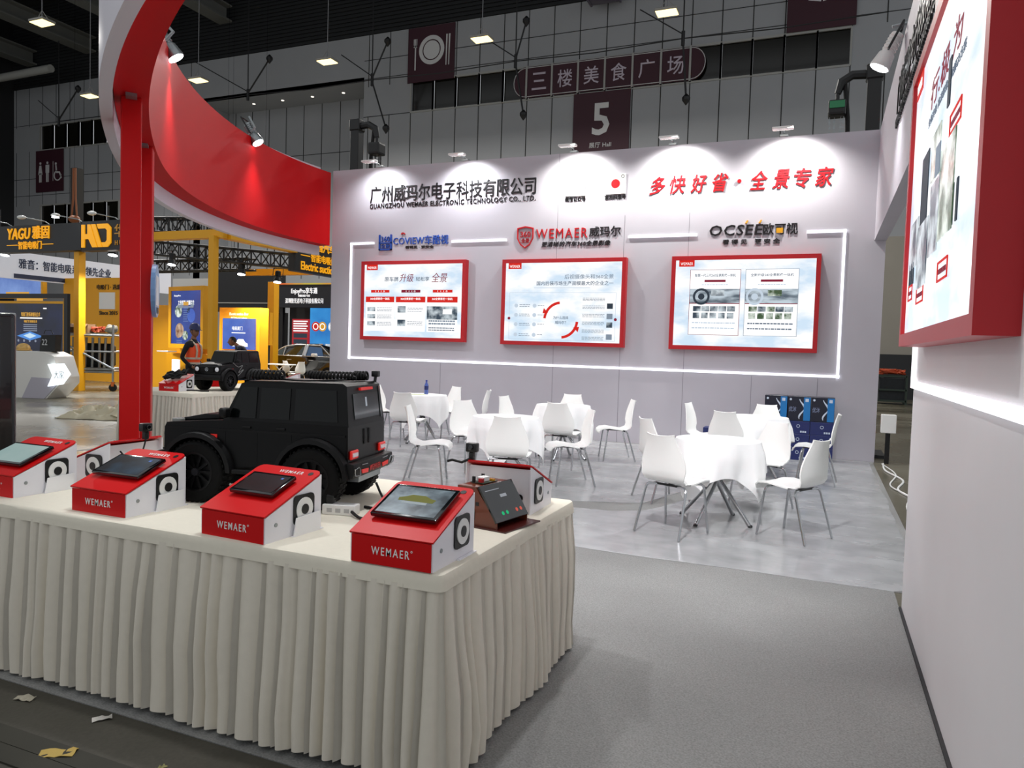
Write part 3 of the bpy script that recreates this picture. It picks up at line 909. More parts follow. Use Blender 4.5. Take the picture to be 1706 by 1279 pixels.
# ------------------------------------------------------------------ skirted display tables
def skirted_table(label, x0, x1, y0, y1, zt, pitch=0.085, seed=0, drop=0.06):
    t = thing('display_table', label, 'table', (0, 0, 0))
    rr = random.Random(seed)
    # table top cloth with a smooth hanging edge
    b = MB()
    r = 0.022
    pts = [(x0, y0), (x1, y0), (x1, y1), (x0, y1)]
    def loop(d, z, wob=0.0):
        out = []
        for (cx, cy, a0) in ((x0 + r, y0 + r, 180), (x1 - r, y0 + r, 270), (x1 - r, y1 - r, 0), (x0 + r, y1 - r, 90)):
            for k in range(5):
                a = R(a0 + 22.5 * k)
                out.append((cx + (r + d) * math.cos(a), cy + (r + d) * math.sin(a), z))
        return out
    def dense(lp, z, wob):
        out = []
        n = len(lp)
        for i in range(n):
            a, c = Vector(lp[i]), Vector(lp[(i + 1) % n])
            k = max(1, int((c - a).length / 0.12))
            for j in range(k):
                p = a + (c - a) * (j / k)
                out.append((p.x, p.y, z + wob * noise.noise((p.x * 3, p.y * 3, seed))))
        return out
    base = loop(0, zt)
    L = [dense(loop(-0.012, zt), zt, 0.0), dense(loop(0.0, zt), zt - 0.006, 0.0), dense(loop(0.004, zt), zt - 0.016, 0.002), dense(loop(0.007, zt), zt - drop * 0.6, 0.003), dense(loop(0.010, zt), zt - drop, 0.006), dense(loop(0.004, zt), zt - drop, 0.006)]
    m = min(len(l) for l in L)
    L = [l[:m] for l in L]
    b.grid(L, closed=True)
    b.bm.verts.ensure_lookup_table()
    b.bm.faces.new([b.bm.verts[i] for i in range(m)])
    b.build('table_cloth', M_cloth, t, True)
    # pleated skirt: walk the outline
    per = loop(0.0, 0)
    outline = []
    n = len(per)
    for i in range(n):
        a, c = Vector(per[i]), Vector(per[(i + 1) % n])
        k = max(1, int((c - a).length / 0.0065))
        for j in range(k):
            outline.append(a + (c - a) * (j / k))
    N = len(outline)
    nor = []
    for i in range(N):
        tv = (outline[(i + 3) % N] - outline[(i - 3) % N]).normalized()
        nor.append(Vector((tv.y, -tv.x, 0)))
    # phases of uneven pleats
    ph = []
    s = 0.0
    nxt = pitch
    p0 = 0.0
    for i in range(N):
        s += (outline[i] - outline[i - 1]).length if i else 0
        if s - p0 > nxt:
            p0 = s
            nxt = pitch * rr.uniform(0.65, 1.6)
        ph.append((s - p0) / nxt)
    rows = []
    zb = 0.025
    Zs = [zt - drop + 0.012, zt - drop - 0.03, zt - drop - 0.09, zt - drop - 0.2, zt - drop - 0.38, zb + 0.12, zb]
    for q, z in enumerate(Zs):
        d = (zt - drop - z) / (zt - drop - zb)
        amp = 0.024 + 0.040 * min(1, d * 1.5)
        row = []
        for i in range(N):
            f = ph[i]
            saw = (f / 0.88 if f < 0.88 else 1 - (f - 0.88) / 0.12)      # a fold leaning to one side
            wv = max(0.0, math.sin(PI * (0.55 * f + 0.45 * saw))) ** 0.65
            slow = noise.noise((outline[i].x * 2.3, outline[i].y * 2.3, seed + d * 1.2))
            p = outline[i] + nor[i] * (-0.012 + amp * (wv * 0.9 + 0.35 * slow) * (1 + 0.35 * noise.noise((i * 0.05, d * 2, 3.1))))
            zz = z + (0.018 * noise.noise((outline[i].x * 4, outline[i].y * 4, 9)) + 0.012 * (wv - 0.5) if q == len(Zs) - 1 else 0)
            row.append((p.x, p.y, zz))
        rows.append(row)
    b = MB()
    b.grid(rows, closed=True)
    o = b.build('pleated_skirt', M_skirt, t, 'all')
    return t
TZ = 0.75
skirted_table('long table with cream pleated skirt in the foreground under the demo boxes', -3.95, -1.125, 2.15, 3.56, TZ, 0.076, 1)
T2Z = 0.78
skirted_table('smaller looking skirted table further back behind the red post', -9.05, -7.69, 7.47, 9.95, T2Z, 0.055, 5)

# ------------------------------------------------------------------ demo boxes
G_tab1 = glow_mix('tablet_mint', '9FC0BE', 'C6DAD6', 0.62, 3.0, 0.3, 0.8)
G_tab2 = glow_mix('tablet_navy', '060D1C', '2C5878', 0.55, 5.0, 0.42, 0.75)
G_tab3 = glow_mix('tablet_black', '050607', '39444C', 0.5, 3.0, 0.45, 0.85)
G_tab4 = glow_mix('tablet_road', '1E3644', 'A9C2D0', 0.55, 9.0, 0.35, 0.72, (1, 1, 1.6))
M_side = mat('white_side_panel', 'EEEDF2', 0.35)
def demo_box(label, loc, rz, scr=None, tw=(0.24, 0.17), tpos=0.5, Wd=0.325, D=0.31, hf=0.10, hb=0.222, holder=True, rear=False, sticker=True, clip=False, front_logo=True, tilt=0.0):
    t = thing('demo_box', label, 'demo box', loc, rz, 'red and white demo boxes')
    hw = Wd / 2
    sl = math.atan2(hb - hf, D)
    for s in (-1, 1):
        MB().prism([(0, 0), (D, 0), (D, hb - 0.004), (0, hf - 0.004)], s * hw, s * (hw - 0.006), 'x').build('side_panel', M_side, t)
    MB().box(-hw + 0.0062, hw - 0.0062, -0.004, 0.003, 0.0, hf - 0.004).build('front_panel', M_red, t)
    Ln = math.hypot(D, hb - hf) + 0.014
    Mt = Matrix.Translation((0, -0.005, hf - 0.002)) @ Matrix.Rotation(sl, 4, 'X')
    tp = MB()
    rc = 0.03
    poly = [(-hw - 0.002, 0), (hw + 0.002, 0)] + [(hw + 0.002 - rc + rc * math.cos(R(a)), Ln - rc + rc * math.sin(R(a))) for a in (0, 30, 60, 90)] + [(-hw - 0.002 + rc - rc * math.cos(R(a)), Ln - rc + rc * math.sin(R(a))) for a in (90, 60, 30, 0)]
    tp.prism(poly, 0.0, 0.006, 'z')
    tp.bm.transform(Mt)
    tp.build('top_panel', M_red, t)
    MB().prism([(hw + 0.001 + 0.001, 0.0), (hw + 0.014, 0), (hw + 0.014, 0.004), (hw + 0.002, 0.004)], D * 0.55, D + 0.0, 'y').build('base_lip', M_side, t)
    MB().box(-hw + 0.0062, hw - 0.0062, D - 0.03, D - 0.026, 0, hb - 0.02).build('back_panel', M_side, t)
    if front_logo:
        text('front_logo', M_white, t, 'WEMAER', w=0.15, h=0.028, ext=0.0015, bold=0.006, space=1.32, x=0.0, z=0.048, y=-0.0042)
        MB().ring((0.083, -0.0042, 0.061), 0.0025, 0.004, t=0.001, n=10).build('mark', M_white, t)
        l = text_bm('WEMAER', w=0.125, h=0.02, ext=0.001, bold=0.006, space=1.32, x=0.03, z=0.0)
        l.bm.transform(Mt @ Matrix.Translation((0, Ln - 0.035, 0.0065)) @ Matrix.Rotation(-PI / 2, 4, 'X'))
        l.build('top_logo', M_white, t)
        h = MB()
        h.lathe([(0.012, 0), (0.012, 0.0012)], 14, Mt @ Matrix.Translation((hw - 0.035, Ln - 0.032, 0.0062)))
        h.build('cable_hole', M_black, t)
    # speakers on both sides
    for s in (1, -1):
        sp = MB()
        c = []
        for (cx, cz, a0) in ((0.04, 0.04, 0), (-0.04, 0.04, 90), (-0.04, -0.04, 180), (0.04, -0.04, 270)):
            c += [(cx + 0.018 * math.cos(R(a0 + k * 30)), cz + 0.018 * math.sin(R(a0 + k * 30))) for k in range(4)]
        sp.prism([(0.205 + p, 0.098 + q) for p, q in c], s * (hw + 0.0005), s * (hw + 0.006), 'x')
        so = sp.build('speaker', M_black, t)
        def dsk(r, a, b_, nm, m):
            MB().prism([(0.205 + r * math.cos(2 * PI * k / 24), 0.098 + r * math.sin(2 * PI * k / 24)) for k in range(24)], s * (hw + a), s * (hw + b_), 'x').build(nm, m, so)
        dsk(0.046, 0.006, 0.0095, 'cone', M_white)
        dsk(0.020, 0.0095, 0.012, 'dust_cap', M_black)
        MB().prism([(0.055 + 0.008 * math.cos(k * PI / 6), 0.062 + 0.008 * math.sin(k * PI / 6)) for k in range(12)], s * (hw + 0.0003), s * (hw + 0.0025), 'x').build('side_button', M_steel, t)
    if scr:
        tl = MB()
        a, bb = tw
        Mtab = Mt @ Matrix.Translation((0, Ln * tpos, 0.014)) @ Matrix.Rotation(R(tilt), 4, 'X')
        tl.box(-a / 2, a / 2, -bb / 2, bb / 2, 0.0, 0.016, 0.004, None, 2)
        tl.bm.transform(Mtab)
        to = tl.build('tablet', M_gloss, t, True)
        d = MB().box(-a / 2 + 0.013, a / 2 - 0.013, -bb / 2 + 0.013, bb / 2 - 0.013, 0.0161, 0.0168)
        d.bm.transform(Mtab)
        d.build('display', scr, to)
        k_ = MB().box(-a / 4, a / 4, -bb / 4, bb / 4, -0.009, 0.0)
        k_.bm.transform(Mtab)
        k_.build('tablet_mount', M_black, to)
        if scr is G_tab4:
            gr = glow('parked_car', '8C8E42', 0.55)
            e = MB().prism([(-0.07, -0.005), (-0.075, 0.012), (-0.05, 0.022), (-0.03, 0.036), (0.025, 0.036), (0.05, 0.022), (0.075, 0.016), (0.07, -0.005)], 0.0168, 0.0173, 'z')
            e.bm.transform(Mtab)
            e.build('picture', gr, to)
            e = MB().box(-0.05, 0.05, -0.02, -0.006, 0.0168, 0.0173)
            e.bm.transform(Mtab)
            e.build('picture', glow('road', 'C8D4DA', 0.55), to)
        if scr is G_tab3 or scr is G_tab2:
            e = MB().box(a * 0.28, a * 0.33, bb * 0.25, bb * 0.32, 0.0168, 0.0173)
            e.bm.transform(Mtab)
            e.build('icon', glow('icon_blue', '6F8FE0', 0.6), to)
    if holder:
        f = MB()
        x = hw + 0.013
        f.prism([(0.135, 0.0), (0.285, 0.0), (0.285, 0.078), (0.15, 0.072)], x, x + 0.004, 'x')
        f.prism([(0.135, 0.0), (0.285, 0.0), (0.285, 0.004), (0.135, 0.004)], hw + 0.001, x, 'x')
        f.prism([(0.281, 0.0), (0.285, 0.0), (0.285, 0.078), (0.281, 0.078)], hw + 0.0065, x, 'x')
        f.prism([(0.16, 0.006), (0.275, 0.006), (0.275, 0.066), (0.16, 0.066)], hw + 0.008, hw + 0.011, 'x')
        f.build('card_holder', M_acryl, t)
    if rear:
        for x in (-0.1, 0.11):
            MB().prism([(x + 0.016 * math.cos(k * PI / 8), 0.07 + 0.016 * math.sin(k * PI / 8)) for k in range(16)], D - 0.0258, D - 0.022, 'y').build('cable_hole', M_black, t)
    return t
demo_box('red and white demo box cut off by left edge of the photo, mint green screen', (-3.535, 2.235, TZ), 0, G_tab1, (0.27, 0.18), 0.44, tilt=0)
demo_box('red and white demo box with navy blue screen, second from the left', (-2.795, 2.21, TZ), 0, G_tab2, (0.275, 0.16), 0.5)
demo_box('red and white demo box with blank black screen in front of the big toy wheel', (-2.03, 2.17, TZ), R(-3), G_tab3, (0.22, 0.145), 0.52)
demo_box('red and white demo box with parked car on screen at the table corner', (-1.32, 2.15, TZ), 0, G_tab4, (0.262, 0.20), 0.545, holder=False)
def clip_camera(name, label, loc, rz, group=None):
    t = thing(name, label, 'camera', loc, rz, group)
    MB().box(-0.028, 0.028, -0.02, 0.02, 0.012, 0.055, 0.008, None, 2).build('camera_body', M_black, t, True)
    MB().lathe([(0.013, 0), (0.013, 0.012), (0.009, 0.014)], 14, Matrix.Translation((0, -0.02, 0.036)) @ Matrix.Rotation(PI / 2, 4, 'X')).build('lens', M_gloss, t)
    MB().box(-0.012, 0.012, -0.014, 0.014, -0.03, 0.012, 0.003).build('clip', M_black, t)
    return t
demo_box('demo box with its white open back to the viewer beside the red post', (-3.56, 2.79, TZ), R(-90), None, holder=False, rear=True, front_logo=False)
clip_camera('clip_camera', 'tiny black camera clipped to demo box near the red post', (-3.225, 2.82, TZ + 0.252), R(80))
demo_box('demo box turned away at the back right table corner, white back', (-1.36, 3.42, TZ), R(182), None, holder=False, rear=True, front_logo=False)
clip_camera('clip_camera', 'small black camera on the demo box at the back right corner of the table', (-1.49, 3.125, TZ + 0.252), R(5))
tag(MB().tube([(-1.49, 3.11, TZ + 0.235), (-1.53, 3.098, TZ + 0.215), (-1.58, 3.10, TZ + 0.222), (-1.605, 3.10, TZ + 0.215)], 0.006, 8).build('camera_cable', M_soft, None, True), 'short black lead stuck along the top of the turned away demo box', 'cable')
def cable(label, pts, r=0.004, m=None, n=6, name='cable'):
    P = [Vector(p) for p in pts]
    out = []
    for i in range(len(P) - 1):
        a, b, c_, d = P[max(i - 1, 0)], P[i], P[i + 1], P[min(i + 2, len(P) - 1)]
        for k in range(n):
            s = k / n
            out.append(0.5 * ((2 * b) + (c_ - a) * s + (2 * a - 5 * b + 4 * c_ - d) * s * s + (3 * b - a - 3 * c_ + d) * s ** 3))
    out.append(P[-1])
    return tag(MB().tube(out, r, 6).build(name, m or M_soft, None, True), label, 'cable')
cable('thin black lead hanging from the tiny camera beside the red post', [(-3.222, 2.82, TZ + 0.225), (-3.21, 2.79, TZ + 0.17), (-3.205, 2.75, TZ + 0.12), (-3.20, 2.71, TZ + 0.06), (-3.19, 2.70, TZ + 0.008), (-3.1, 2.7, TZ + 0.006)])
cable('looped black lead inside the open backed demo box by the post', [(-3.215, 2.66, TZ + 0.18), (-3.20, 2.69, TZ + 0.14), (-3.205, 2.76, TZ + 0.11), (-3.2, 2.79, TZ + 0.15), (-3.195, 2.73, TZ + 0.13), (-3.19, 2.77, TZ + 0.07), (-3.18, 2.8, TZ + 0.006)])
cable('thick black cable running from the mint screen to the navy screen box', [(-3.34, 2.58, TZ + 0.05), (-3.22, 2.56, TZ + 0.045), (-3.10, 2.49, TZ + 0.05), (-3.0, 2.43, TZ + 0.07), (-2.965, 2.41, TZ + 0.10)], 0.007)

# brown open prototype box
PBX, PBY = -1.275, 2.915
M_brown = mat('brown_acrylic', '6E3018', 0.3, coat=0.3, var=0.1, scale=10)
t = thing('prototype_box', 'reddish brown open prototype box with black touch screen at the table corner', 'prototype box', (PBX, PBY, TZ), R(80))
t.scale = (0.93, 0.93, 0.98)
for s in (-1, 1):
    MB().prism([(-0.10, 0.0), (0.12, 0.0), (0.12, 0.17), (0.02, 0.17), (-0.10, 0.03)], s * 0.13, s * 0.124, 'x').build('side_panel', M_brown, t)
MB().box(-0.124, 0.124, 0.012, 0.118, 0.165, 0.171).build('top_panel', M_brown, t)
MB().box(-0.124, 0.124, 0.112, 0.118, 0, 0.165).build('back_panel', M_brown, t)
MB().box(-0.15, 0.15, -0.16, 0.12, 0.0, 0.006).build('base_board', mat('dark_red_base', '45120E', 0.3, coat=0.3), t)
Ms = Matrix.Translation((0.0, -0.095, 0.026)) @ Matrix.Rotation(R(55), 4, 'X')
s = MB().box(-0.135, 0.135, 0.0, 0.178, 0.0, 0.010, 0.002)
s.bm.transform(Ms)
so = s.build('touch_screen', M_gloss, t)
for x, c in ((-0.055, '2FD08A'), (-0.02, '2FD08A'), (0.06, 'E86A5A'), (0.095, 'E86A5A')):
    d = MB().lathe([(0.009, 0.010), (0.009, 0.0112)], 12, Matrix.Translation((x, 0.035, 0)))
    d.bm.transform(Ms)
    d.build('round_button', glow('btn_' + c, c, 0.7), so)
l = MB().box(-0.015, 0.035, 0.107, 0.121, 0.010, 0.0108)
l.bm.transform(Ms)
l.build('screen_block', glow('scr_text', 'B8BCC4', 0.6), so)
l = MB().box(-0.11, 0.0, 0.147, 0.15, 0.010, 0.0108)
l.bm.transform(Ms)
l.build('screen_line', glow('scr_text', 'B8BCC4', 0.6), so)
for (y, z, a, b_) in ((0.02, 0.05, 0.06, 0.04), (0.0, 0.10, 0.016, 0.016), (0.05, 0.10, 0.03, 0.014)):
    MB().box(-0.132, -0.1302, y, y + a, z - b_ / 2, z + b_ / 2).build('cut_out', M_black, t)
MB().box(-0.133, -0.1301, 0.045, 0.06, 0.12, 0.15).build('connector', mat('beige_connector', 'C8B890', 0.5), t)
t = thing('circuit_board', 'small green circuit board with connectors lying on the brown prototype box', 'circuit board', (PBX - 0.058, PBY + 0.010, TZ + 0.1715 * 0.98), R(80))
MB().box(-0.055, 0.055, -0.035, 0.035, 0.002, 0.005).build('board', mat('pcb_green', '20301C', 0.4), t)
MB().box(-0.03, 0.02, -0.015, 0.02, 0.005, 0.025, 0.002).build('white_connector', M_white, t)
MB().box(-0.045, -0.03, -0.02, 0.0, 0.005, 0.022).build('red_terminal', M_letred, t)
for k in range(5):
    MB().box(0.025 + 0.0, 0.04, -0.03 + 0.012 * k, -0.022 + 0.012 * k, 0.005, 0.013).build('pin_header', M_gold, t)
for x, y in ((-0.05, 0.02), (0.03, 0.028)):
    MB().lathe([(0.008, 0.005), (0.008, 0.03)], 10, Matrix.Translation((x, y, 0))).build('capacitor', M_black, t)

# power strip and its leads
t = thing('power_strip', 'white power strip lying on the table behind the toy rear wheel', 'power strip', (-1.93, 2.72, TZ), R(12))
MB().box(-0.075, 0.075, -0.035, 0.035, 0.0, 0.045, 0.006, None, 2).build('body', M_white, t, True)
for x in (-0.04, 0.0, 0.04):
    MB().box(x - 0.012, x + 0.012, -0.0355, -0.035, 0.012, 0.03).build('socket', mat('socket_grey', 'B8B8B8', 0.5), t)
MB().box(-0.065, -0.03, -0.02, 0.02, 0.045, 0.085, 0.006).build('plug', M_black, t)
cable('black lead bundle from the power strip to the corner demo box', [(-1.86, 2.70, TZ + 0.02), (-1.78, 2.66, TZ + 0.008), (-1.70, 2.69, TZ + 0.02), (-1.62, 2.64, TZ + 0.008), (-1.5, 2.60, TZ + 0.008), (-1.42, 2.50, TZ + 0.01)], 0.007)
cable('black cable lying behind the power strip towards the prototype box', [(-1.90, 2.86, TZ + 0.008), (-1.75, 2.82, TZ + 0.015), (-1.62, 2.86, TZ + 0.008), (-1.5, 2.80, TZ + 0.01), (-1.40, 2.83, TZ + 0.02)], 0.007)
cable('black cable curling on the table under the toy car bumper', [(-1.92, 2.98, TZ + 0.1), (-1.86, 2.97, TZ + 0.02), (-1.74, 2.92, TZ + 0.008), (-1.62, 2.93, TZ + 0.012), (-1.52, 2.86, TZ + 0.008), (-1.45, 2.9, TZ + 0.01)], 0.006)
cable('black cable under the toy car between its left wheels', [(-2.52, 2.62, TZ + 0.008), (-2.42, 2.72, TZ + 0.06), (-2.3, 2.7, TZ + 0.02), (-2.2, 2.78, TZ + 0.008)], 0.006)

# ------------------------------------------------------------------ toy off-road cars
M_paint = mat('toy_black_paint', '030304', 0.38, spec=0.25)
M_paint2 = mat('toy_black_trim', '040405', 0.55, spec=0.3)
M_tyre = mat('toy_tyre', '040404', 0.75, spec=0.25)
M_rim = mat('toy_rim', '070708', 0.4, spec=0.3)
M_tglass = mat('toy_glass', '050808', 0.12, spec=0.3)
M_tail = mat('tail_red', 'D02018', 0.3, emit='E02018', es=0.25)
M_taillens = mat('tail_lens', 'F0E8EC', 0.2)
M_head = mat('head_lens', 'E4E8EC', 0.1)
M_logored = mat('toy_red_letters', 'B81A18', 0.4)
def toy_car(label, loc, rz, front=False):
    t = thing('toy_car', label, 'toy car', loc, rz)
    wx, wy, wr = 0.285, 0.20, 0.142
    # lower body with wheel arches
    z0, z1 = 0.16, 0.375
    poly = [(-0.455, 0.20), (-0.455 + 0.02, z0)]
    def arch(cx):
        return [(cx + (wr + 0.022) * math.cos(R(a)), max(z0, wr + (wr + 0.022) * math.sin(R(a)))) for a in range(172, 7, -11)]
    poly += arch(-wx) + arch(wx)
    poly += [(0.45, z0 + 0.02), (0.465, 0.24), (0.462, 0.34), (0.45, 0.362), (0.16, 0.385), (-0.45, 0.385)]
    bd = MB()
    bd.prism(poly, -0.215, 0.215)
    MB().box(-0.44, 0.44, -0.148, 0.148, 0.15, 0.37).build('chassis', M_paint2, t)
    body = bd.build('body', M_paint, t)
    # cabin
    lo = [(-0.452, 0.38), (0.165, 0.38), (0.085, 0.555), (0.05, 0.568), (-0.41, 0.572), (-0.43, 0.56)]
    c = MB()
    A = [(x, -0.212 if z < 0.4 else -0.192, z) for x, z in lo]
    vs = [[c.bm.verts.new((x, s * (0.212 if z < 0.4 else 0.19), z)) for x, z in lo] for s in (-1, 1)]
    c.bm.faces.new(vs[0])
    c.bm.faces.new(list(reversed(vs[1])))
    for i in range(6):
        c.bm.faces.new((vs[0][(i + 1) % 6], vs[0][i], vs[1][i], vs[1][(i + 1) % 6]))
    cabin = c.build('cabin', M_paint, t)
    # windows
    def side_y(z):
        return 0.212 - (z - 0.38) / 0.19 * 0.022
    for s in (-1, 1):
        for x0, x1, xt0, xt1 in ((-0.40, -0.19, -0.385, -0.19), (-0.165, -0.02, -0.165, -0.02), (0.0, 0.135, 0.0, 0.075)):
            w_ = MB()
            q = [(x0, 0.40), (x1, 0.40), (xt1, 0.54), (xt0, 0.54)]
            V = [w_.bm.verts.new((x, s * (side_y(z) + 0.0005), z)) for x, z in q]
            U = [w_.bm.verts.new((x, s * (side_y(z) + 0.003), z)) for x, z in q]
            w_.bm.faces.new(U)
            for i in range(4):
                w_.bm.faces.new((V[i], V[(i + 1) % 4], U[(i + 1) % 4], U[i]))
            w_.build('side_window', M_tglass, cabin)
        MB().box(-0.44, 0.45, s * 0.2152, s * 0.2215, 0.335, 0.345).build('side_moulding', M_paint2, body)
        for x in (-0.178, -0.01, 0.15):
            MB().box(x - 0.002, x + 0.002, s * 0.2151, s * 0.2162, 0.19, 0.335).build('door_seam', M_paint2, body)
        for x in (-0.15, 0.02):
            MB().box(x, x + 0.04, s * 0.2152, s * 0.2235, 0.352, 0.362, 0.002).build('door_handle', M_paint2, body)
        MB().box(0.19, 0.245, s * 0.2152, s * 0.219, 0.30, 0.318).build('side_marker', M_tail, body)
        m = MB().box(0.115, 0.15, s * 0.225, s * 0.275, 0.40, 0.445, 0.008)
        m.box(0.125, 0.14, s * 0.205, s * 0.228, 0.405, 0.42)
        m.build('mirror', M_paint2, t, True)
        MB().box(-0.10, 0.10, s * 0.2152, s * 0.245, 0.145, 0.165, 0.004).build('side_step', M_paint2, t)
        for cx in (-wx, wx):
            f = MB()
            rows = []
            for k in range(15):
                a = R(178 - 176 * k / 14)
                co, si = math.cos(a), math.sin(a)
                ri, ro = wr + 0.018, wr + 0.046
                rows.append([(cx + ri * co, s * 0.2155, wr + ri * si), (cx + ro * co, s * 0.2155, wr + ro * si), (cx + (ro - 0.008) * co, s * 0.248, wr + (ro - 0.008) * si), (cx + ri * co, s * 0.25, wr + ri * si)])
            f.grid(rows, closed=True)
            f.bm.verts.ensure_lookup_table()
            n = len(f.bm.verts)
            f.bm.faces.new([f.bm.verts[i] for i in range(4)])
            f.bm.faces.new([f.bm.verts[i] for i in range(n - 4, n)])
            f.build('fender_flare', M_paint2, t, True)
            # wheel
            Mw = Matrix.Translation((cx, s * wy, wr)) @ Matrix.Rotation(-s * PI / 2, 4, 'X')
            tyre = MB().lathe([(0.088, -0.045), (0.128, -0.05), (0.139, -0.042), (0.142, -0.03), (0.142, 0.03), (0.139, 0.042), (0.128, 0.05), (0.088, 0.045)], 36, Mw, False)
            tyre.lathe([(0.088, 0.045), (0.088, -0.045)], 36, Mw, False)
            tw_ = tyre.build('wheel', M_tyre, t, True)
            tr = MB()
            for k in range(36):
                a = 2 * PI * k / 36
                Mk = Mw @ Matrix.Rotation(a, 4, 'Z')
                tr.box(0.139, 0.145, -0.007, 0.005, -0.038, -0.004, 0, Mk)
                tr.box(0.139, 0.145, 0.003, 0.015, 0.004, 0.038, 0, Mk)
            tr.build('tread', M_tyre, tw_)
            rim = MB().lathe([(0.0, 0.012), (0.087, 0.012), (0.087, 0.04), (0.092, 0.044), (0.092, 0.047), (0.082, 0.047), (0.078, 0.02), (0.0, 0.02)], 28, Mw, False)
            for k in range(10):
                rim.box(0.02, 0.083, -0.006, 0.006, 0.02, 0.036, 0, Mw @ Matrix.Rotation(2 * PI * k / 10, 4, 'Z'))
            rim.build('rim', M_rim, tw_)
            MB().lathe([(0.0, 0.046), (0.017, 0.046), (0.02, 0.02)], 16, Mw, False).lathe([(0.011, 0.047), (0.013, 0.0475), (0.013, 0.046)], 16, Mw, False).build('hub_cap', mat('hub_grey', '4A4A50', 0.3, metal=0.7), tw_)
    # bonnet, windscreen
    b = MB().prism([(0.165, 0.385), (0.44, 0.363), (0.435, 0.375), (0.30, 0.402), (0.165, 0.405)], -0.15, 0.15, 'y', None, 0.006)
    b.build('bonnet', M_paint, t, True)
    wsc = MB()
    q = [(0.166, -0.185, 0.40), (0.166, 0.185, 0.40), (0.092, 0.165, 0.545), (0.092, -0.165, 0.545)]
    wsc.quad(*[(x + 0.004, y, z) for x, y, z in q])
    wsc.build('windscreen', M_tglass, cabin)
    # rear: window, third brake light, lamps, bumper, exhausts
    r_ = MB()
    def rx(z):
        return -0.452 + (z - 0.38) / 0.18 * 0.022
    def rear_plate(y0, y1, z0_, z1_, d0, d1, name, m, par):
        k = MB()
        q = [(rx(z), y, z) for y, z in ((y0, z0_), (y1, z0_), (y1, z1_), (y0, z1_))]
        V = [k.bm.verts.new((x - d0, y, z)) for x, y, z in q]
        U = [k.bm.verts.new((x - d1, y, z)) for x, y, z in q]
        k.bm.faces.new(U)
        k.bm.faces.new(list(reversed(V)))
        for i in range(4):
            k.bm.faces.new((V[i], V[(i + 1) % 4], U[(i + 1) % 4], U[i]))
        return k.build(name, m, par)
    M_rglass = mat('toy_rear_glass', '1C2824', 0.1, coat=0.3, var=0.6, scale=6)
    rear_plate(-0.15, 0.14, 0.41, 0.525, 0.0005, 0.003, 'rear_window', M_rglass, cabin)
    rear_plate(-0.188, -0.165, 0.40, 0.55, 0.0005, 0.003, 'corner_window', M_rglass, cabin)
    rear_plate(-0.075, 0.065, 0.538, 0.55, 0.0005, 0.012, 'brake_light', M_tail, cabin)
    rear_plate(-0.01, 0.008, 0.462, 0.505, 0.0032, 0.004, 'sticker', mat('sticker', 'C8D4E0', 0.4), cabin)
    for y in (-0.02, 0.035):
        MB().box(-0.457, -0.4551, y - 0.008, y + 0.008, 0.29, 0.36).build('door_rib', M_paint2, body)
    for s in (-1, 1):
        yy = 0.165 * s
        MB().box(-0.466, -0.4552, yy - 0.04, yy + 0.04, 0.235, 0.275, 0.004).build('tail_lamp', M_tail, t)
        MB().box(-0.469, -0.4662, yy - 0.028, yy + 0.028, 0.246, 0.264, 0.003).build('tail_lens', M_taillens, t)
    bp = MB().prism([(-0.455, 0.225), (-0.49, 0.22), (-0.495, 0.19), (-0.485, 0.155), (-0.455, 0.15)], -0.235, 0.235, 'y', None, 0.006)
    bmp = bp.build('rear_bumper', M_paint2, t, True)
    for s in (-1, 1):
        MB().prism([(s * 0.09, 0.168), (s * 0.155, 0.172), (s * 0.16, 0.19), (s * 0.085, 0.186)], -0.4955, -0.499, 'x').build('reflector', M_tail, bmp)
        f = MB()
        o_ = [(s * 0.178, 0.165), (s * 0.23, 0.172), (s * 0.235, 0.20), (s * 0.195, 0.205), (s * 0.175, 0.19)]
        f.tube([(-0.498, y, z) for y, z in o_], 0.003, 6, closed=True)
        f.build('exhaust_trim', M_chrome, bmp)
        MB().prism([(s * 0.09, 0.207), (s * 0.155, 0.209), (s * 0.155, 0.212), (s * 0.09, 0.210)], -0.49, -0.497, 'x').build('chrome_line', M_chrome, bmp)
    l = text_bm('WEMAER', w=0.13, h=0.026, ext=0.002, bold=0.0, space=1.2, x=0, z=0.182)
    l.bm.transform(Matrix.Translation((-0.4955, 0, 0)) @ Matrix.Rotation(-PI / 2, 4, 'Z'))
    l.build('bumper_lettering', M_logored, bmp)
    MB().box(-0.47, -0.30, -0.13, 0.13, 0.125, 0.15).build('skid_plate', M_steel, t)
    # front
    MB().box(0.4632, 0.475, -0.11, 0.11, 0.265, 0.345, 0.004).build('grille', M_paint2, t)
    g = MB()
    for k in range(7):
        y = -0.09 + 0.03 * k
        g.box(0.4752, 0.478, y - 0.004, y + 0.004, 0.272, 0.34)
    g.ring((0, 0, 0), 0.02, 0.026, t=0.004)
    g.bm.transform(Matrix.Identity(4))
    g.build('grille_bars', M_rim, t)
    e = MB().ring((0, 0, 0.305), 0.021, 0.026, t=0.004)
    for a in (90, 210, 330):
        e.box(-0.0025, 0.0025, -0.004, 0, 0, 0.022, 0, Matrix.Translation((0, 0, 0.305)) @ Matrix.Rotation(R(a - 90), 4, 'Y'))
    e.bm.transform(Matrix.Translation((0.478, 0, 0)) @ Matrix.Rotation(PI / 2, 4, 'Z'))
    e.build('badge', M_chrome, t)
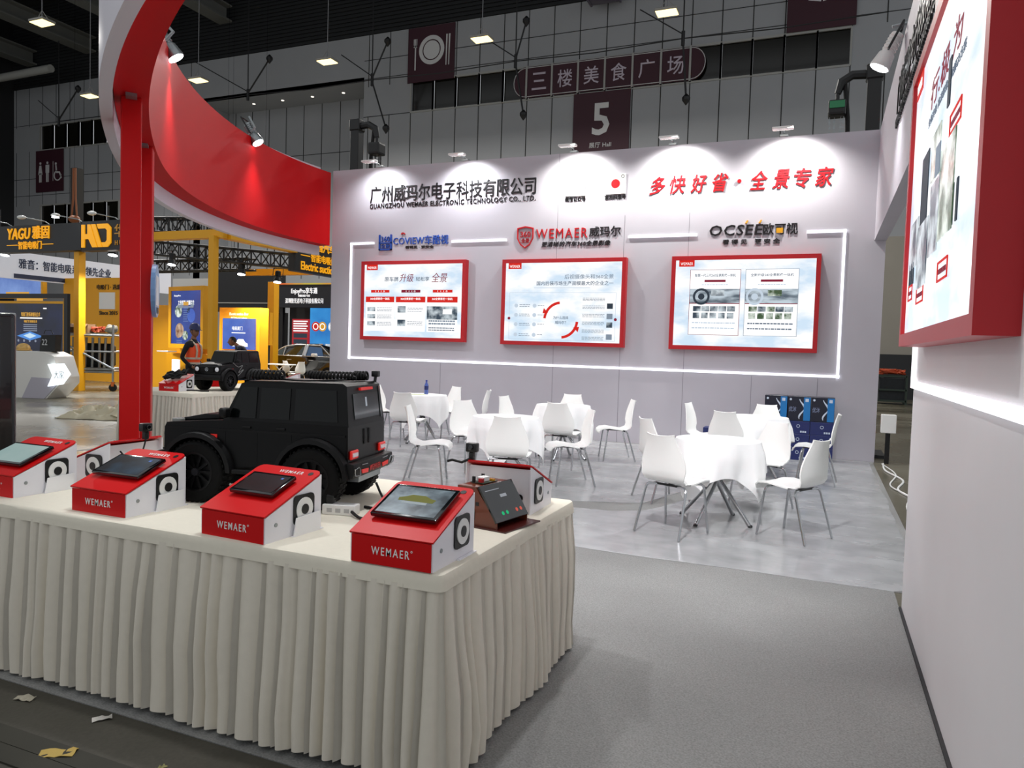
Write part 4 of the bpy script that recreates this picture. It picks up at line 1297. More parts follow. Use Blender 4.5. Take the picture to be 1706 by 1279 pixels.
    for s in (-1, 1):
        Mh = Matrix.Translation((0.463, s * 0.165, 0.305)) @ Matrix.Rotation(PI / 2, 4, 'Y')
        h = MB().lathe([(0.038, 0), (0.038, 0.01), (0.033, 0.012)], 20, Mh).build('head_lamp', M_rim, t)
        MB().lathe([(0.032, 0.0121), (0.026, 0.017), (0.0, 0.02)], 20, Mh, False).build('lens', M_head, h)
        MB().box(0.40, 0.445, s * 0.15, s * 0.19, 0.360, 0.379, 0.004).build('indicator', mat('indicator', '8C8C88', 0.2), t)
    MB().prism([(0.455, 0.235), (0.495, 0.228), (0.50, 0.19), (0.485, 0.155), (0.455, 0.15)], -0.23, 0.23, 'y', None, 0.006).build('front_bumper', M_paint2, t, True)
    # roof camera at the rear edge
    rc = MB().box(-0.43, -0.395, -0.205, -0.17, 0.592, 0.622, 0.006, None, 2).build('roof_camera', M_black, t, True)
    MB().tube([(-0.41, -0.185, 0.568), (-0.412, -0.187, 0.594)], 0.008, 8).build('camera_stalk', M_black, rc)
    return t
A1 = R(191)
C1 = (-2.40, 2.865, TZ)
toy_car('large black toy off-road car seen from behind on the foreground table', C1, A1)
C2 = (-7.98, 8.42, T2Z)
toy_car('black toy off-road car facing forward on the far skirted table', C2, R(-84), True)
def onroof(C, A, x, y, z):
    return (C[0] + x * math.cos(A) - y * math.sin(A), C[1] + x * math.sin(A) + y * math.cos(A), C[2] + z)
def coil(label, C, A, x0, x1, y, r=0.016, k=9, z=0.574, slack=0.01):
    pts = []
    n = k * 10
    for i in range(n + 1):
        f = i / n
        a = 2 * PI * k * f
        pts.append(onroof(C, A, x0 + (x1 - x0) * f, y + r * math.cos(a) + slack * math.sin(5 * f), z + r + 0.006 + r * math.sin(a)))
    return tag(MB().tube(pts, 0.006, 6).build('coiled_cable', M_soft, None, True), label, 'cable')
coil('coiled black cable on the big toy car roof, above its front door', C1, A1, 0.06, -0.10, 0.15, 0.018, 9)
coil('longer coiled black cable across the big toy car roof, near the rear edge', C1, A1, -0.12, -0.36, -0.06, 0.016, 14)
coil('coiled black cable at the rear right corner of the big toy car roof', C1, A1, -0.33, -0.39, -0.13, 0.018, 5)
cable('flat black cable lying along the big toy car roof', [onroof(C1, A1, 0.03, 0.16, 0.576), onroof(C1, A1, -0.08, 0.12, 0.577), onroof(C1, A1, -0.2, 0.13, 0.576), onroof(C1, A1, -0.3, -0.02, 0.578), onroof(C1, A1, -0.37, -0.16, 0.577)], 0.004)
cable('looping pale grey cable draped on the side of the far toy car', [onroof(C2, R(-84), 0.2, 0.22, 0.40), onroof(C2, R(-84), 0.1, 0.232, 0.34), onroof(C2, R(-84), 0.0, 0.232, 0.36), onroof(C2, R(-84), 0.09, 0.232, 0.26), onroof(C2, R(-84), -0.02, 0.232, 0.30), onroof(C2, R(-84), 0.12, 0.235, 0.20)], 0.004, mat('grey_lead', '8A8A88', 0.5))

# things on the far table
def far_box(label, loc, rz, **k):
    return demo_box(label, loc, rz, None, holder=False, **k)
far_box('demo box on the far table beside the post, black cables piled on its top', (-8.22, 7.56, T2Z), R(8))
far_box('demo box half hidden behind the far toy car front wheel', (-8.62, 8.75, T2Z), R(60), front_logo=False)
far_box('demo box on the far table to the right of the toy car', (-7.98, 9.5, T2Z), R(-60), front_logo=False)
rr = random.Random(4)
pts = []
for i in range(90):
    a = i * 0.55
    pts.append((-8.26 + 0.15 * math.cos(a) * (0.6 + 0.4 * rr.random()), 7.72 + 0.12 * math.sin(a * 1.07) * (0.6 + 0.4 * rr.random()), T2Z + 0.165 + 0.39 * (0.12 * math.sin(a * 1.07)) + 0.035 + 0.06 * rr.random()))
tag(MB().tube(pts, 0.012, 6).build('cable_bundle', M_soft, None, True), 'tangled pile of black cables resting on demo box near the red post', 'cable')
cable('black cable on the far table in front of the toy wheel', [(-8.1, 7.72, T2Z + 0.01), (-8.0, 7.82, T2Z + 0.012), (-7.9, 7.8, T2Z + 0.01), (-7.8, 7.86, T2Z + 0.01)], 0.009)
# ------------------------------------------------------------------ white shell chairs
def make_chair():
    t = thing('shell_chair', 'x', 'chair', (0, 0, 0), 0, 'white shell chairs with chrome legs')
    prof = [(0.262, 0.385), (0.25, 0.425), (0.21, 0.452), (0.12, 0.462), (0.03, 0.449), (-0.06, 0.436), (-0.12, 0.437), (-0.165, 0.458), (-0.195, 0.50), (-0.208, 0.56), (-0.216, 0.63), (-0.228, 0.70), (-0.245, 0.77), (-0.262, 0.82), (-0.268, 0.838)]
    hw = [0.15, 0.18, 0.20, 0.212, 0.208, 0.196, 0.185, 0.188, 0.206, 0.216, 0.208, 0.182, 0.150, 0.130, 0.134]
    rows, offs = [], []
    N = 11
    for i, ((y, z), w_) in enumerate(zip(prof, hw)):
        a = prof[max(i - 1, 0)]
        b = prof[min(i + 1, len(prof) - 1)]
        tv = Vector((0, b[0] - a[0], b[1] - a[1])).normalized()
        nv = Vector((0, tv.z, -tv.y))                       # rear / under side
        if nv.z > 0 and i < 6:
            nv = -nv
        back = max(0.0, min(1.0, (z - 0.45) / 0.12))
        row = []
        for k in range(N):
            s = -1 + 2 * k / (N - 1)
            yy = y + back * 0.035 * s * s - back * 0.0
            zz = z + (1 - back) * (0.012 * s * s - 0.006 * s ** 6)
            if i >= len(prof) - 2:
                zz += 0.012 * abs(s) ** 3
            row.append((s * w_, yy, zz))
        rows.append(row)
        offs.append([(nv.x * 0.011, nv.y * 0.011, nv.z * 0.011)] * N)
    b = MB()
    b.solid_grid(rows, offs)
    b.build('seat_shell', M_shell, t, True)
    f = MB()
    f.tube([(-0.13, 0.13, 0.428), (0.13, 0.13, 0.428)], 0.010, 8)
    f.tube([(-0.13, -0.10, 0.418), (0.13, -0.10, 0.418)], 0.010, 8)
    f.tube([(0, 0.13, 0.428), (0, -0.10, 0.418)], 0.010, 8)
    f.build('under_frame', M_black, t)
    for s in (-1, 1):
        MB().tube([(s * 0.10, 0.13, 0.425), (s * 0.165, 0.135, 0.425), (s * 0.183, 0.145, 0.412), (s * 0.19, 0.152, 0.38), (s * 0.212, 0.195, 0.012)], 0.0105, 8).build('leg', M_chrome, t, True)
        MB().tube([(s * 0.10, -0.10, 0.415), (s * 0.17, -0.115, 0.415), (s * 0.19, -0.125, 0.402), (s * 0.197, -0.135, 0.37), (s * 0.218, -0.24, 0.012)], 0.0105, 8).build('leg', M_chrome, t, True)
    return t
CHAIRS = [
    (-1.09, 6.23, 0.4, 0.9, 'white shell chair nearest the camera, its back turned, left of the front right table'),
    (-1.45, 7.60, 0.75, 0.62, 'white shell chair just behind the nearest one, back turned, left of front right table'),
    (-0.17, 6.60, -0.88, 0.47, 'white shell chair right of the front right table, seen side on, facing left'),
    (-0.52, 7.75, -0.62, -0.78, 'white shell chair behind the front right table on its right, facing the camera'),
    (-0.66, 10.52, 0.05, -1, 'white shell chair showing only its top behind the rear right table, before the cartons'),
    (-1.42, 10.15, 1, -0.15, 'white shell chair at the left of the rear right table, edge on against the wall'),
    (-0.97, 9.22, 0.25, 0.97, 'white shell chair between the two right tables, back turned, seen over the front tabletop'),
    (-0.02, 9.60, -1, 0.05, 'white shell chair in front of the blue cartons, facing left'),
    (-2.56, 7.93, -0.85, -0.5, 'white shell chair seen side on, facing left, in front of the back middle table'),
    (-3.03, 9.02, 0.02, 1, 'white shell chair with back turned, tucked against the back middle table'),
    (-3.42, 10.45, 0.1, -1, 'white shell chair with only its top showing behind the back middle table'),
    (-2.60, 10.06, -0.9, -0.42, 'white shell chair on the right of the back middle table, facing left by the wall'),
    (-3.82, 9.42, 1, -0.1, 'white shell chair alone at the left of the back middle table, edge on'),
    (-2.84, 6.82, -0.25, 0.96, 'white shell chair with back turned before the front middle table, behind prototype box'),
    (-3.90, 8.15, 0.85, -0.5, 'white shell chair at left of front middle table, facing right'),
    (-3.95, 7.15, 0.92, 0.35, 'white shell chair facing right just beyond the rear of the toy car'),
    (-5.70, 10.85, -0.5, -0.86, 'white shell chair behind the table with the bottle, on its right'),
    (-5.02, 10.55, -1, -0.25, 'white shell chair standing right of the bottle table, facing left, third from toy car'),
    (-5.42, 9.22, -0.1, 1, 'white shell chair with back turned in front of the bottle table'),
    (-6.42, 10.25, 1, 0.0, 'white shell chair at far left of the bottle table, partly behind the toy car roof'),
]
proto = make_chair()
for i, (x, y, fx, fy, lb) in enumerate(CHAIRS):
    rz = math.atan2(-fx, fy)
    if i == 0:
        proto.location = (x, y, 0.0)
        proto.rotation_euler = (0, 0, rz)
        proto['label'] = lb
    else:
        copy_tree(proto, (x, y, 0.0), rz, lb)

# ------------------------------------------------------------------ bistro tables with cloths
def bistro(x, y, a, label, clabel, r=0.37, h=0.745, half=0.66, seed=1):
    t = thing('round_table', label, 'table', (x, y, 0), a, 'round folding tables')
    MB().lathe([(r - 0.01, h - 0.022), (r, h - 0.018), (r, h - 0.003), (r - 0.005, h)], 40).build('tabletop', M_white, t, True)
    MB().lathe([(0.034, 0.385), (0.04, 0.39), (0.04, 0.43), (0.034, 0.435)], 16).build('hub', M_black, t, True)
    for k in range(4):
        q = R(45 + 90 * k)
        dx, dy = math.cos(q), math.sin(q)
        ox, oy = -dy * 0.022, dx * 0.022
        MB().tube([(-dx * 0.28 + ox, -dy * 0.28 + oy, h - 0.025), (ox, oy, 0.41), (dx * 0.34 + ox, dy * 0.34 + oy, 0.012)], 0.0175, 10).build('leg', M_chrome, t, True)
        MB().tube([(dx * 0.335 + ox, dy * 0.335 + oy, 0.022), (dx * 0.345 + ox, dy * 0.345 + oy, 0.007)], 0.0195, 10).build('foot_cap', M_black, t)
    rr = random.Random(seed)
    ph = rr.uniform(0, 6)
    rows = []
    n = 96
    zt = h + 0.004
    for q in range(16):
        row = []
        for k in range(n):
            th = 2 * PI * k / n
            L = half / max(abs(math.cos(th)), abs(math.sin(th)))
            L = min(L, half * 1.32)
            drop = max(0.02, L - r)
            if q < 4:
                rad = (0.0005, r * 0.5, r * 0.93, r + 0.001)[q]
                z = zt if q < 3 else zt - 0.002
            else:
                f = (q - 3) / 12.0
                d = drop * f
                fold = math.sin(7 * th + ph + 0.8 * math.sin(3 * th)) * 0.6 + math.sin(13 * th + ph * 2) * 0.3
                amp = 0.075 * min(1.0, d / 0.26)
                rad = r + 0.006 + 0.03 * min(1, d / 0.12) + amp * fold * 0.75 + 0.03 * f * noise.noise((math.cos(th) * 2, math.sin(th) * 2, seed))
                z = zt - 0.006 - d * 0.985
            row.append((rad * math.cos(th), rad * math.sin(th), z))
        rows.append(row)
    c = MB()
    c.grid(rows, closed=True)
    c.bm.faces.new(c.bm.verts[:n] if False else [v for v in list(c.bm.verts)[:n]])
    o = c.build('tablecloth', M_tcloth, None, True)
    o.location = (x, y, 0)
    o.rotation_euler = (0, 0, a)
    tag(o, clabel, 'tablecloth', 'white tablecloths')
bistro(-0.83, 6.87, 0.35, 'round folding table on crossed chrome legs, front right under the white cloth', 'white cloth draped over the front right round table nearest the camera', seed=1)
bistro(-0.72, 9.80, 0.1, 'round folding table, rear right near the blue cartons', 'white cloth on the rear right round table near the blue cartons', seed=2)
bistro(-3.28, 9.77, 0.7, 'round folding table at the back in the middle, under the centre panel', 'white cloth on the back middle round table', seed=3)
bistro(-3.22, 7.60, 1.0, 'round folding table in the front middle behind the prototype box', 'white cloth on the front middle round table, behind a turned chair', half=0.68, seed=4)
bistro(-5.72, 10.15, 0.5, 'round folding table at back left carrying a blue bottle', 'white cloth on the back left table, under a bottle and papers', seed=5)

# bottle and papers
t = thing('water_bottle', 'blue water bottle standing on the back left table', 'bottle', (-5.70, 10.22, 0.7505))
MB().lathe([(0.028, 0), (0.033, 0.006), (0.033, 0.055), (0.030, 0.06), (0.033, 0.066), (0.033, 0.135), (0.026, 0.16), (0.014, 0.185), (0.013, 0.2)], 20).build('bottle_body', mat('bottle_blue', '4A5FA8', 0.12, coat=0.5), t, True)
MB().lathe([(0.0335, 0.07), (0.0335, 0.13)], 20).build('label_band', mat('bottle_label', '1E2A68', 0.4), t)
MB().lathe([(0.016, 0.2), (0.016, 0.222), (0.014, 0.224)], 16).build('cap', mat('cap_blue', '2A3A90', 0.4), t)
o = MB().box(-0.15, 0.15, -0.105, 0.105, 0, 0.004).build('magazine', mat('pale_paper', 'DCE2BC', 0.6), None)
o.location = (-5.80, 10.06, 0.751)
o.rotation_euler = (0, 0, 0.4)
tag(o, 'pale yellow green magazine lying on the back left table', 'magazine')

# ------------------------------------------------------------------ cartons of bottled water
M_cart = mat('carton_navy', '16235E', 0.45, var=0.1, scale=5)
M_cart2 = mat('carton_black', '0B1026', 0.35)
M_cyan = mat('carton_cyan', '1474B8', 0.35)
M_print = mat('carton_print', 'C9D4E4', 0.4)
def carton(x, y, z, w_, d, h, label, front=True, low=False):
    t = thing('water_carton', label, 'carton', (x, y, z), 0, 'stacked water cartons')
    MB().box(-w_ / 2, w_ / 2, -d / 2, d / 2, 0, h, 0.004).build('box', M_cart if low else M_cart2, t)
    y0 = -d / 2 - 0.0003
    if not low:
        MB().plate(w_ / 2 - 0.095, w_ / 2 - 0.004, 0.01, h - 0.01, y0, 0.002).build('bottle_print', M_cyan, t)
        MB().plate(w_ / 2 - 0.075, w_ / 2 - 0.03, h - 0.075, h - 0.03, y0 - 0.002, 0.002).build('bottle_cap_print', M_print, t)
        s = MB()
        s.tube([(w_ / 2 - 0.10 - 0.035 * math.sin(k * 0.55 + 1) - 0.02, y0 - 0.001, 0.03 + k * (h - 0.07) / 12) for k in range(13)], [0.004 + 0.008 * abs(math.sin(k * 0.55)) for k in range(13)], 6)
        s.bm.transform(Matrix.Translation((0, y0, 0)) @ Matrix.Diagonal((1, 0.15, 1, 1)) @ Matrix.Translation((0, -y0, 0)))
        s.build('splash_print', M_print, t)
        MB().disc((-w_ / 2 + 0.04, y0, h - 0.045), 0.016, 0.002, 14).build('round_mark', M_print, t)
        text('lettering', mat('carton_grey', '7F8AA8', 0.4), t, '优沐', w=0.10, h=0.075, ext=0.002, bold=0.01, shear=0.1, x=-w_ / 2 + 0.07, z=h * 0.48, y=y0)
    else:
        MB().ring((0.0, y0, h * 0.62), 0.018, 0.024, t=0.002, n=16).build('round_mark', M_print, t)
        for k in range(3):
            MB().plate(0.03 + 0.03 * k, 0.052 + 0.03 * k, 0.025, 0.05, y0, 0.002).build('symbol', M_print, t)
        MB().plate(-w_ / 2, w_ / 2, h * 0.34, h * 0.345, y0, 0.001).build('seam', M_cart2, t)
cw, cd = 0.315, 0.24
names = ['left', 'middle', 'right']
for c_, x in enumerate((-0.60, -0.28, 0.04)):
    zz = 0.006
    for r_, (h, low) in enumerate(((0.19, True), (0.19, True), (0.19, True), (0.36, False))):
        lv = ('bottom', 'second from bottom', 'third from bottom', 'top')[r_]
        carton(x, 11.72 + 0.003 * c_ + 0.005 * r_, zz, cw, cd, h, ('dark printed bottle carton on top of the ' if not low else 'plain navy carton, %s of the ' % lv) + names[c_] + ' carton stack by the wall', True, low)
        zz += h + 0.001
carton(-1.45, 11.62, 0.006, 0.34, 0.26, 0.40, 'low navy carton standing apart, left of the stacks behind an edge on chair', True, True)
# ------------------------------------------------------------------ hall: banners, lamps, cables, hoists
M_ban_txt = mat('banner_lilac', 'B9AEBB', 0.6)
def banner(name, label, x0, x1, z0, z1, y=YW - 0.07, d=0.05):
    t = thing(name, label, 'banner', ((x0 + x1) / 2, y, (z0 + z1) / 2))
    w_, h = (x1 - x0) / 2, (z1 - z0) / 2
    MB().box(-w_, w_, -d / 2, d / 2, -h, h).build('banner_cloth', M_purple, t)
    return t, -d / 2 - 0.002
M_bw = mat('banner_white', 'C9C9C9', 0.6)
t, y = banner('dining_banner', 'purple dining banner with white plate, fork and chopsticks high on the hall wall', -24.12, -20.95, 17.45, 20.7)
MB().ring((0.05, y, 0.2), 0.62, 0.86, 0, 360, 0.02, 30).build('plate_rim', M_bw, t)
MB().disc((0.05, y, 0.2), 0.55, 0.02, 30).build('plate_centre', M_bw, t)
f = MB()
f.box(-1.10, -1.02, y - 0.02, y, -0.9, 0.55)
for x in (-1.17, -1.08, -0.99):
    f.box(x - 0.012, x + 0.034, y - 0.02, y, 0.5, 0.95)
f.box(-1.182, -0.956, y - 0.02, y, 0.45, 0.58)
f.build('fork', M_bw, t)
MB().prism([(1.02, -0.8), (1.07, -0.8), (1.12, 1.0), (1.02, 1.0)], y, y - 0.02).build('chopstick', M_bw, t)
MB().prism([(1.2, -0.8), (1.25, -0.8), (1.30, 1.0), (1.2, 1.0)], y, y - 0.02).build('chopstick', M_bw, t)
t, y = banner('hall_banner', 'dark purple hall number banner with a big white 5', -13.41, -10.2, 12.45, 15.72)
text('number', M_bw, t, '5', w=0.98, h=1.75, ext=0.02, bold=0.035, x=0.0, z=0.15, y=y)
text('caption', M_bw, t, '展厅 Hall', w=1.25, h=0.28, ext=0.02, x=0.0, z=-1.25, y=y)
t, y = banner('book_banner', 'purple banner with a white open book cut by the top of the photo', -2.4, 0.75, 17.6, 21.3, YW - 0.12)
for s in (-1, 1):
    MB().prism([(s * 0.04, -0.55), (s * 0.62, -0.42), (s * 0.72, 0.8), (s * 0.04, 0.68)], y, y - 0.02).build('book_page', M_bw, t)
t, y = banner('restroom_banner', 'dark banner with white man, woman and wheelchair signs at left', -57.6, -54.5, 12.6, 15.8)
def figure(x, dress):
    f = MB()
    f.disc((x, y, 0.62), 0.10, 0.02, 12)
    if dress:
        f.prism([(x - 0.1, 0.45), (x + 0.1, 0.45), (x + 0.24, -0.25), (x - 0.24, -0.25)], y, y - 0.02)
    else:
        f.prism([(x - 0.2, 0.47), (x + 0.2, 0.47), (x + 0.2, -0.15), (x - 0.2, -0.15)], y, y - 0.02)
    for s in (-1, 1):
        f.box(x + s * 0.08 - 0.055, x + s * 0.08 + 0.055, y - 0.02, y, -0.85, -0.14)
    return f
figure(-1.0, True).build('woman_sign', M_bw, t)
figure(-0.2, False).build('man_sign', M_bw, t)
f = MB().ring((0.95, y, -0.4), 0.33, 0.42, 100, 370, 0.02, 20)
f.disc((0.75, y, 0.5), 0.1, 0.02, 12)
f.prism([(0.7, 0.38), (0.82, 0.38), (0.9, -0.1), (1.2, -0.12), (1.42, -0.6), (1.34, -0.66), (1.12, -0.24), (0.78, -0.22)], y, y - 0.02)
f.build('wheelchair_sign', M_bw, t)
MB().box(0.42, 0.45, y - 0.02, y, -0.8, 0.7).build('divider', M_bw, t)
# food court sign spread across six window panes
t = thing('food_court_sign', 'long purple sign of six white Chinese characters across the upper windows', 'sign', (-11.66, YW - 0.16, 16.65))
MB().box(-4.65, 4.65, 0, 0.05, -0.86, 0.86).build('sign_panel', M_purple, t)
for s in (-1, 1):
    MB().prism([(s * 4.66, -0.86)] + [(s * (4.66 + 0.72 * math.cos(R(a))), 0.86 * math.sin(R(a))) for a in range(-80, 81, 10)] + [(s * 4.66, 0.86)], 0.0, 0.05).build('round_end', M_purple, t)
f = MB()
outl = [(-4.66, 0, 0.8), (4.66, 0, 0.8)] + [(4.66 + 0.7 * math.cos(R(a)), 0, 0.8 * math.sin(R(a))) for a in range(75, -76, -15)] + [(4.66, 0, -0.8), (-4.66, 0, -0.8)] + [(-4.66 - 0.7 * math.cos(R(a)), 0, 0.8 * math.sin(R(a))) for a in range(-75, 76, 15)]
f.tube([(x, -0.02, z) for x, _, z in outl], 0.02, 6, closed=True)
f.build('outline', M_bw, t)
for i, ch in enumerate('三楼美食广场'):
    text('character', M_ban_txt, t, ch, w=0.86, h=0.95, ext=0.02, bold=0.006, x=-3.82 + i * PITCH, z=0, y=-0.01)
for i in range(7):
    MB().box(-4.59 + i * PITCH - 0.05, -4.59 + i * PITCH + 0.05, -0.05, -0.001, -0.9, 0.9).build('mullion_cover', M_mullion, t)
# grey duct box at the top
t = thing('duct_outlet', 'purple grey slatted outlet box hanging from hall roof, top centre', 'duct', (-11.6, 39.0, 20.1))
MB().box(-0.85, 0.85, -0.4, 0.4, 0.5, 1.6).build('box', mat('duct_grey', '5A5560', 0.5), t)
for k in range(3):
    MB().box(-0.75, 0.75, -0.45, 0.35, 0.05 + 0.16 * k, 0.12 + 0.16 * k).build('slat', mat('duct_grey', '5A5560', 0.5), t)
MB().box(-0.85, -0.75, -0.42, 0.4, 0.0, 0.5).build('cheek', mat('duct_grey', '5A5560', 0.5), t)
MB().box(0.75, 0.85, -0.42, 0.4, 0.0, 0.5).build('cheek', mat('duct_grey', '5A5560', 0.5), t)
# recessed downlights in the overhang soffit
for i, x in enumerate((-37.5, -35.0, -32.5, -30.0)):
    tag(MB().lathe([(0.10, 0), (0.10, 0.03)], 12, Matrix.Translation((x, 41.6, 18.02))).build('downlight', mat('downlight', 'FFFFFF', 0.5, emit='FFF6E6', es=1.5)), ('leftmost', 'second from left', 'third from left', 'rightmost')[i] + ' tiny round downlight in the overhang soffit behind the red canopy', 'downlight', 'soffit downlights')

# hanging high bay lamps
M_lampglow = mat('highbay_glow', 'FFF2D0', 0.5, emit='FFE49A', es=2.4)
M_lampbody = mat('highbay_body', '8C8A84', 0.5)
def highbay(x, y, z, label, power=0):
    t = thing('hanging_lamp', label, 'hall lamp', (x, y, z), 0, 'hanging hall lamps')
    MB().box(-0.42, 0.42, -0.3, 0.3, 0.0, 0.10, 0.02).build('housing', M_lampbody, t)
    MB().box(-0.38, 0.38, -0.26, 0.26, -0.03, -0.001).build('lit_face', M_lampglow, t)
    MB().tube([(0, 0, 0.1), (0, 0, 26.9 - z)], 0.018, 6).build('cord', mat('lamp_cord', '77777A', 0.5), t)
    MB().tube([(-0.35, 0, 0.1), (0, 0, 0.5), (0.35, 0, 0.1)], 0.015, 6).build('hanger', M_lampbody, t)
    if power:
        l = bpy.data.lights.new('lamp_light', 'AREA')
        l.energy = power
        l.size = 0.8
        l.color = (1, 0.97, 0.92)
        o = bpy.data.objects.new('lamp_light', l)
        COL.objects.link(o)
        o.parent = t
        o.location = (0, 0, -0.06)
for i, (x, z, lb) in enumerate(((-36.2, 14.1, 'lit hall lamp hanging on a long cord left of the red canopy'), (-28.7, 14.1, 'lit hall lamp hanging just right of the canopy spot lamp'), (-21.1, 14.1, 'lit hall lamp hanging left of the dining banner'), (-13.45, 14.1, 'lit hall lamp hanging right of the dining banner'), (-5.9, 14.1, 'lit hall lamp hanging highest, right of the top duct'))):
    highbay(x, 28.0, z, lb, 1200)
highbay(-29.8, 20.9, 14.1, 'lit hall lamp at the top left corner above the pipe', 1400)

# cable net stays in front of the far wall
YN = 37.5
def ball(b, p, r):
    b.ball(p, r, u=10, v=6)
nodes = [(98, 202), (413, 158), (620, 133), (859, 102), (1138, 64)]
balls = [[(130, 148)], [(449, 98)], [(646, 69), (643, 214)], [(877, 35), (872, 191)], [(1143, 165)]]
where = ['far left by the restroom banner', 'right of the red canopy', 'above the left hoist', 'at food court sign left end', 'at food court sign right end']
for i, (nd, bl) in enumerate(zip(nodes, balls)):
    p = PY(nd[0], nd[1], YN)
    t = thing('cable_stay', 'black cable stay with weights on hall wall, ' + where[i], 'cable stay', p, 0, 'facade cable stays')
    MB().tube([(0, 0, -0.35), (0, 0, 0.35)], 0.09, 8).build('node', M_cable, t)
    MB().tube([(0, 0, 0.3), (-0.05, 0, 26.9 - p.z)], 0.035, 6).build('upper_cable', M_cable, t)
    for (u, v) in bl:
        q = PY(u, v, YN) - p
        MB().tube([(0, 0, 0.1 if q.z > 0 else -0.1), q], 0.05, 6).build('arm', M_cable, t)
        MB().lathe([(0.02, -0.3), (0.2, -0.05), (0.2, 0.08), (0.05, 0.25)], 10, Matrix.Translation(q)).build('weight', M_cable, t)
    nxt = nodes[i + 1] if i + 1 < len(nodes) else None
    q = (PY(nxt[0], nxt[1], YN) - p) if nxt else Vector((9.0, 0, 0.0))
    MB().tube([(0, 0, 0), (q.x * 0.5, 0, q.z * 0.5 - 0.12), (q.x, 0, q.z)], 0.03, 6).build('side_cable', M_cable, t)
    MB().tube([(0, 0, 0.2), (-2.2 if i != 1 else -4.5, 0.0, 1.7 if i != 1 else 2.6)], 0.03, 6).build('slant_cable', M_cable, t)

# hoists standing behind the back wall
M_mast = mat('hoist_black', '0E0F10', 0.5)
def hoist(x, label, flip=1, green=False):
    t = thing('chain_hoist', label, 'hoist', (x, 13.0, 0), 0, 'ground support hoists')
    MB().box(-0.10, 0.10, -0.10, 0.10, 0, 6.0, 0.01).build('mast', M_mast, t)
    MB().box(-0.4, 0.4, -0.4, 0.4, 0.0, 0.05).build('foot', M_mast, t)
    MB().box(-0.125, 0.125, -0.12, 0.12, 5.85, 6.08, 0.02).build('mast_head', M_mast, t)
    a = MB()
    a.tube([(0, 0, 5.95), (flip * 0.32, -0.05, 5.95), (flip * 0.47, -0.05, 5.86), (flip * 0.52, -0.05, 5.68)], [0.075, 0.07, 0.07, 0.05], 8)
    a.build('arm', M_mast, t, True)
    m = MB()
    m.box(flip * 0.52 - 0.13, flip * 0.52 + 0.13, -0.2, 0.08, 5.32, 5.56, 0.04, None, 2)
    m.tube([(flip * 0.52, -0.06, 5.56), (flip * 0.52, -0.06, 5.70)], 0.03, 8)
    mo = m.build('motor', M_mast, t)
    if green:
        MB().box(flip * 0.52 - 0.11, flip * 0.52 + 0.11, -0.214, -0.2, 5.42, 5.53, 0.004).build('green_cover', mat('hoist_green', '1E7A4C', 0.3), mo)
    for dx in (-0.10, -0.03, 0.06, 0.1):
        c = MB()
        z = 5.32
        k = 0
        while z > 4.5:
            if k % 2:
                c.box(flip * 0.52 + dx - 0.014, flip * 0.52 + dx + 0.014, -0.065, -0.055, z - 0.055, z)
            else:
                c.box(flip * 0.52 + dx - 0.005, flip * 0.52 + dx + 0.005, -0.074, -0.046, z - 0.055, z)
            z -= 0.045
            k += 1
        c.build('chain', M_steel if green else M_cable, t)
    MB().tube([(flip * 0.42, -0.02, 5.84), (flip * 0.36, -0.02, 5.3), (flip * 0.33, -0.02, 4.6), (flip * 0.34, -0.02, 3.8)], 0.035, 8).build('cable', M_soft, t)
    return t
hoist(-9.02, 'black chain hoist mast with bent arm behind the left end of the back wall', 1)
hoist(0.55, 'black chain hoist with green motor cover behind the right end of the back wall', -1, True)
# power box and white cables at the passage
t = thing('power_box', 'small white power box on the passage floor at back wall end', 'power box', (0.93, 12.05, 0.0))
MB().box(-0.10, 0.10, -0.06, 0.06, 0.45, 0.72, 0.008).build('box', M_white, t)
MB().box(-0.03, 0.03, -0.03, 0.03, 0.0, 0.45).build('stand', M_soft, t)
cable('white cable snaking over the passage floor on the right, longer of two', [(0.88, 11.9, 0.015), (0.86, 11.2, 0.012), (1.0, 10.4, 0.012), (0.88, 9.6, 0.012), (1.02, 8.9, 0.012), (0.98, 7.9, 0.012), (1.05, 6.5, 0.012)], 0.012, M_white)
cable('white cable on the passage floor close to the booth film edge', [(0.86, 11.9, 0.012), (0.96, 10.9, 0.012), (0.82, 9.9, 0.012), (0.95, 9.2, 0.012), (0.86, 8.4, 0.012), (0.9, 7.2, 0.012)], 0.009, M_white)
# frames of kit far along the passage
t = thing('equipment_frame', 'dark wire crate with orange cables on top, far along the right passage', 'crate', (2.25, 29.0, 0))
f = MB()
for x in (-0.45, 0.45):
    for y in (-0.4, 0.4):
        f.box(x - 0.03, x + 0.03, y - 0.03, y + 0.03, 0.0, 1.0)
for z in (0.12, 0.5, 0.97):
    f.box(-0.45, 0.45, -0.43, -0.37, z - 0.03, z + 0.03)
    f.box(-0.45, 0.45, 0.37, 0.43, z - 0.03, z + 0.03)
    f.box(-0.48, -0.42, -0.4, 0.4, z - 0.03, z + 0.03)
    f.box(0.42, 0.48, -0.4, 0.4, z - 0.03, z + 0.03)
f.build('frame', mat('crate_green', '2C3A30', 0.5), t)
MB().box(-0.40, 0.40, -0.36, 0.36, 0.1, 0.92, 0.03).build('dark_load', mat('dark_load', '1C2024', 0.7, var=0.5, scale=9), t)
rr = random.Random(11)
tag(MB().tube([(2.25 + rr.uniform(-0.45, 0.45), 29.0 + rr.uniform(-0.4, 0.4), 1.04 + 0.16 * rr.random()) for _ in range(60)], 0.03, 6).build('cable_pile', mat('orange_cable', 'B4451C', 0.5)), 'heap of orange cables on the dark crate along the right passage', 'cable')
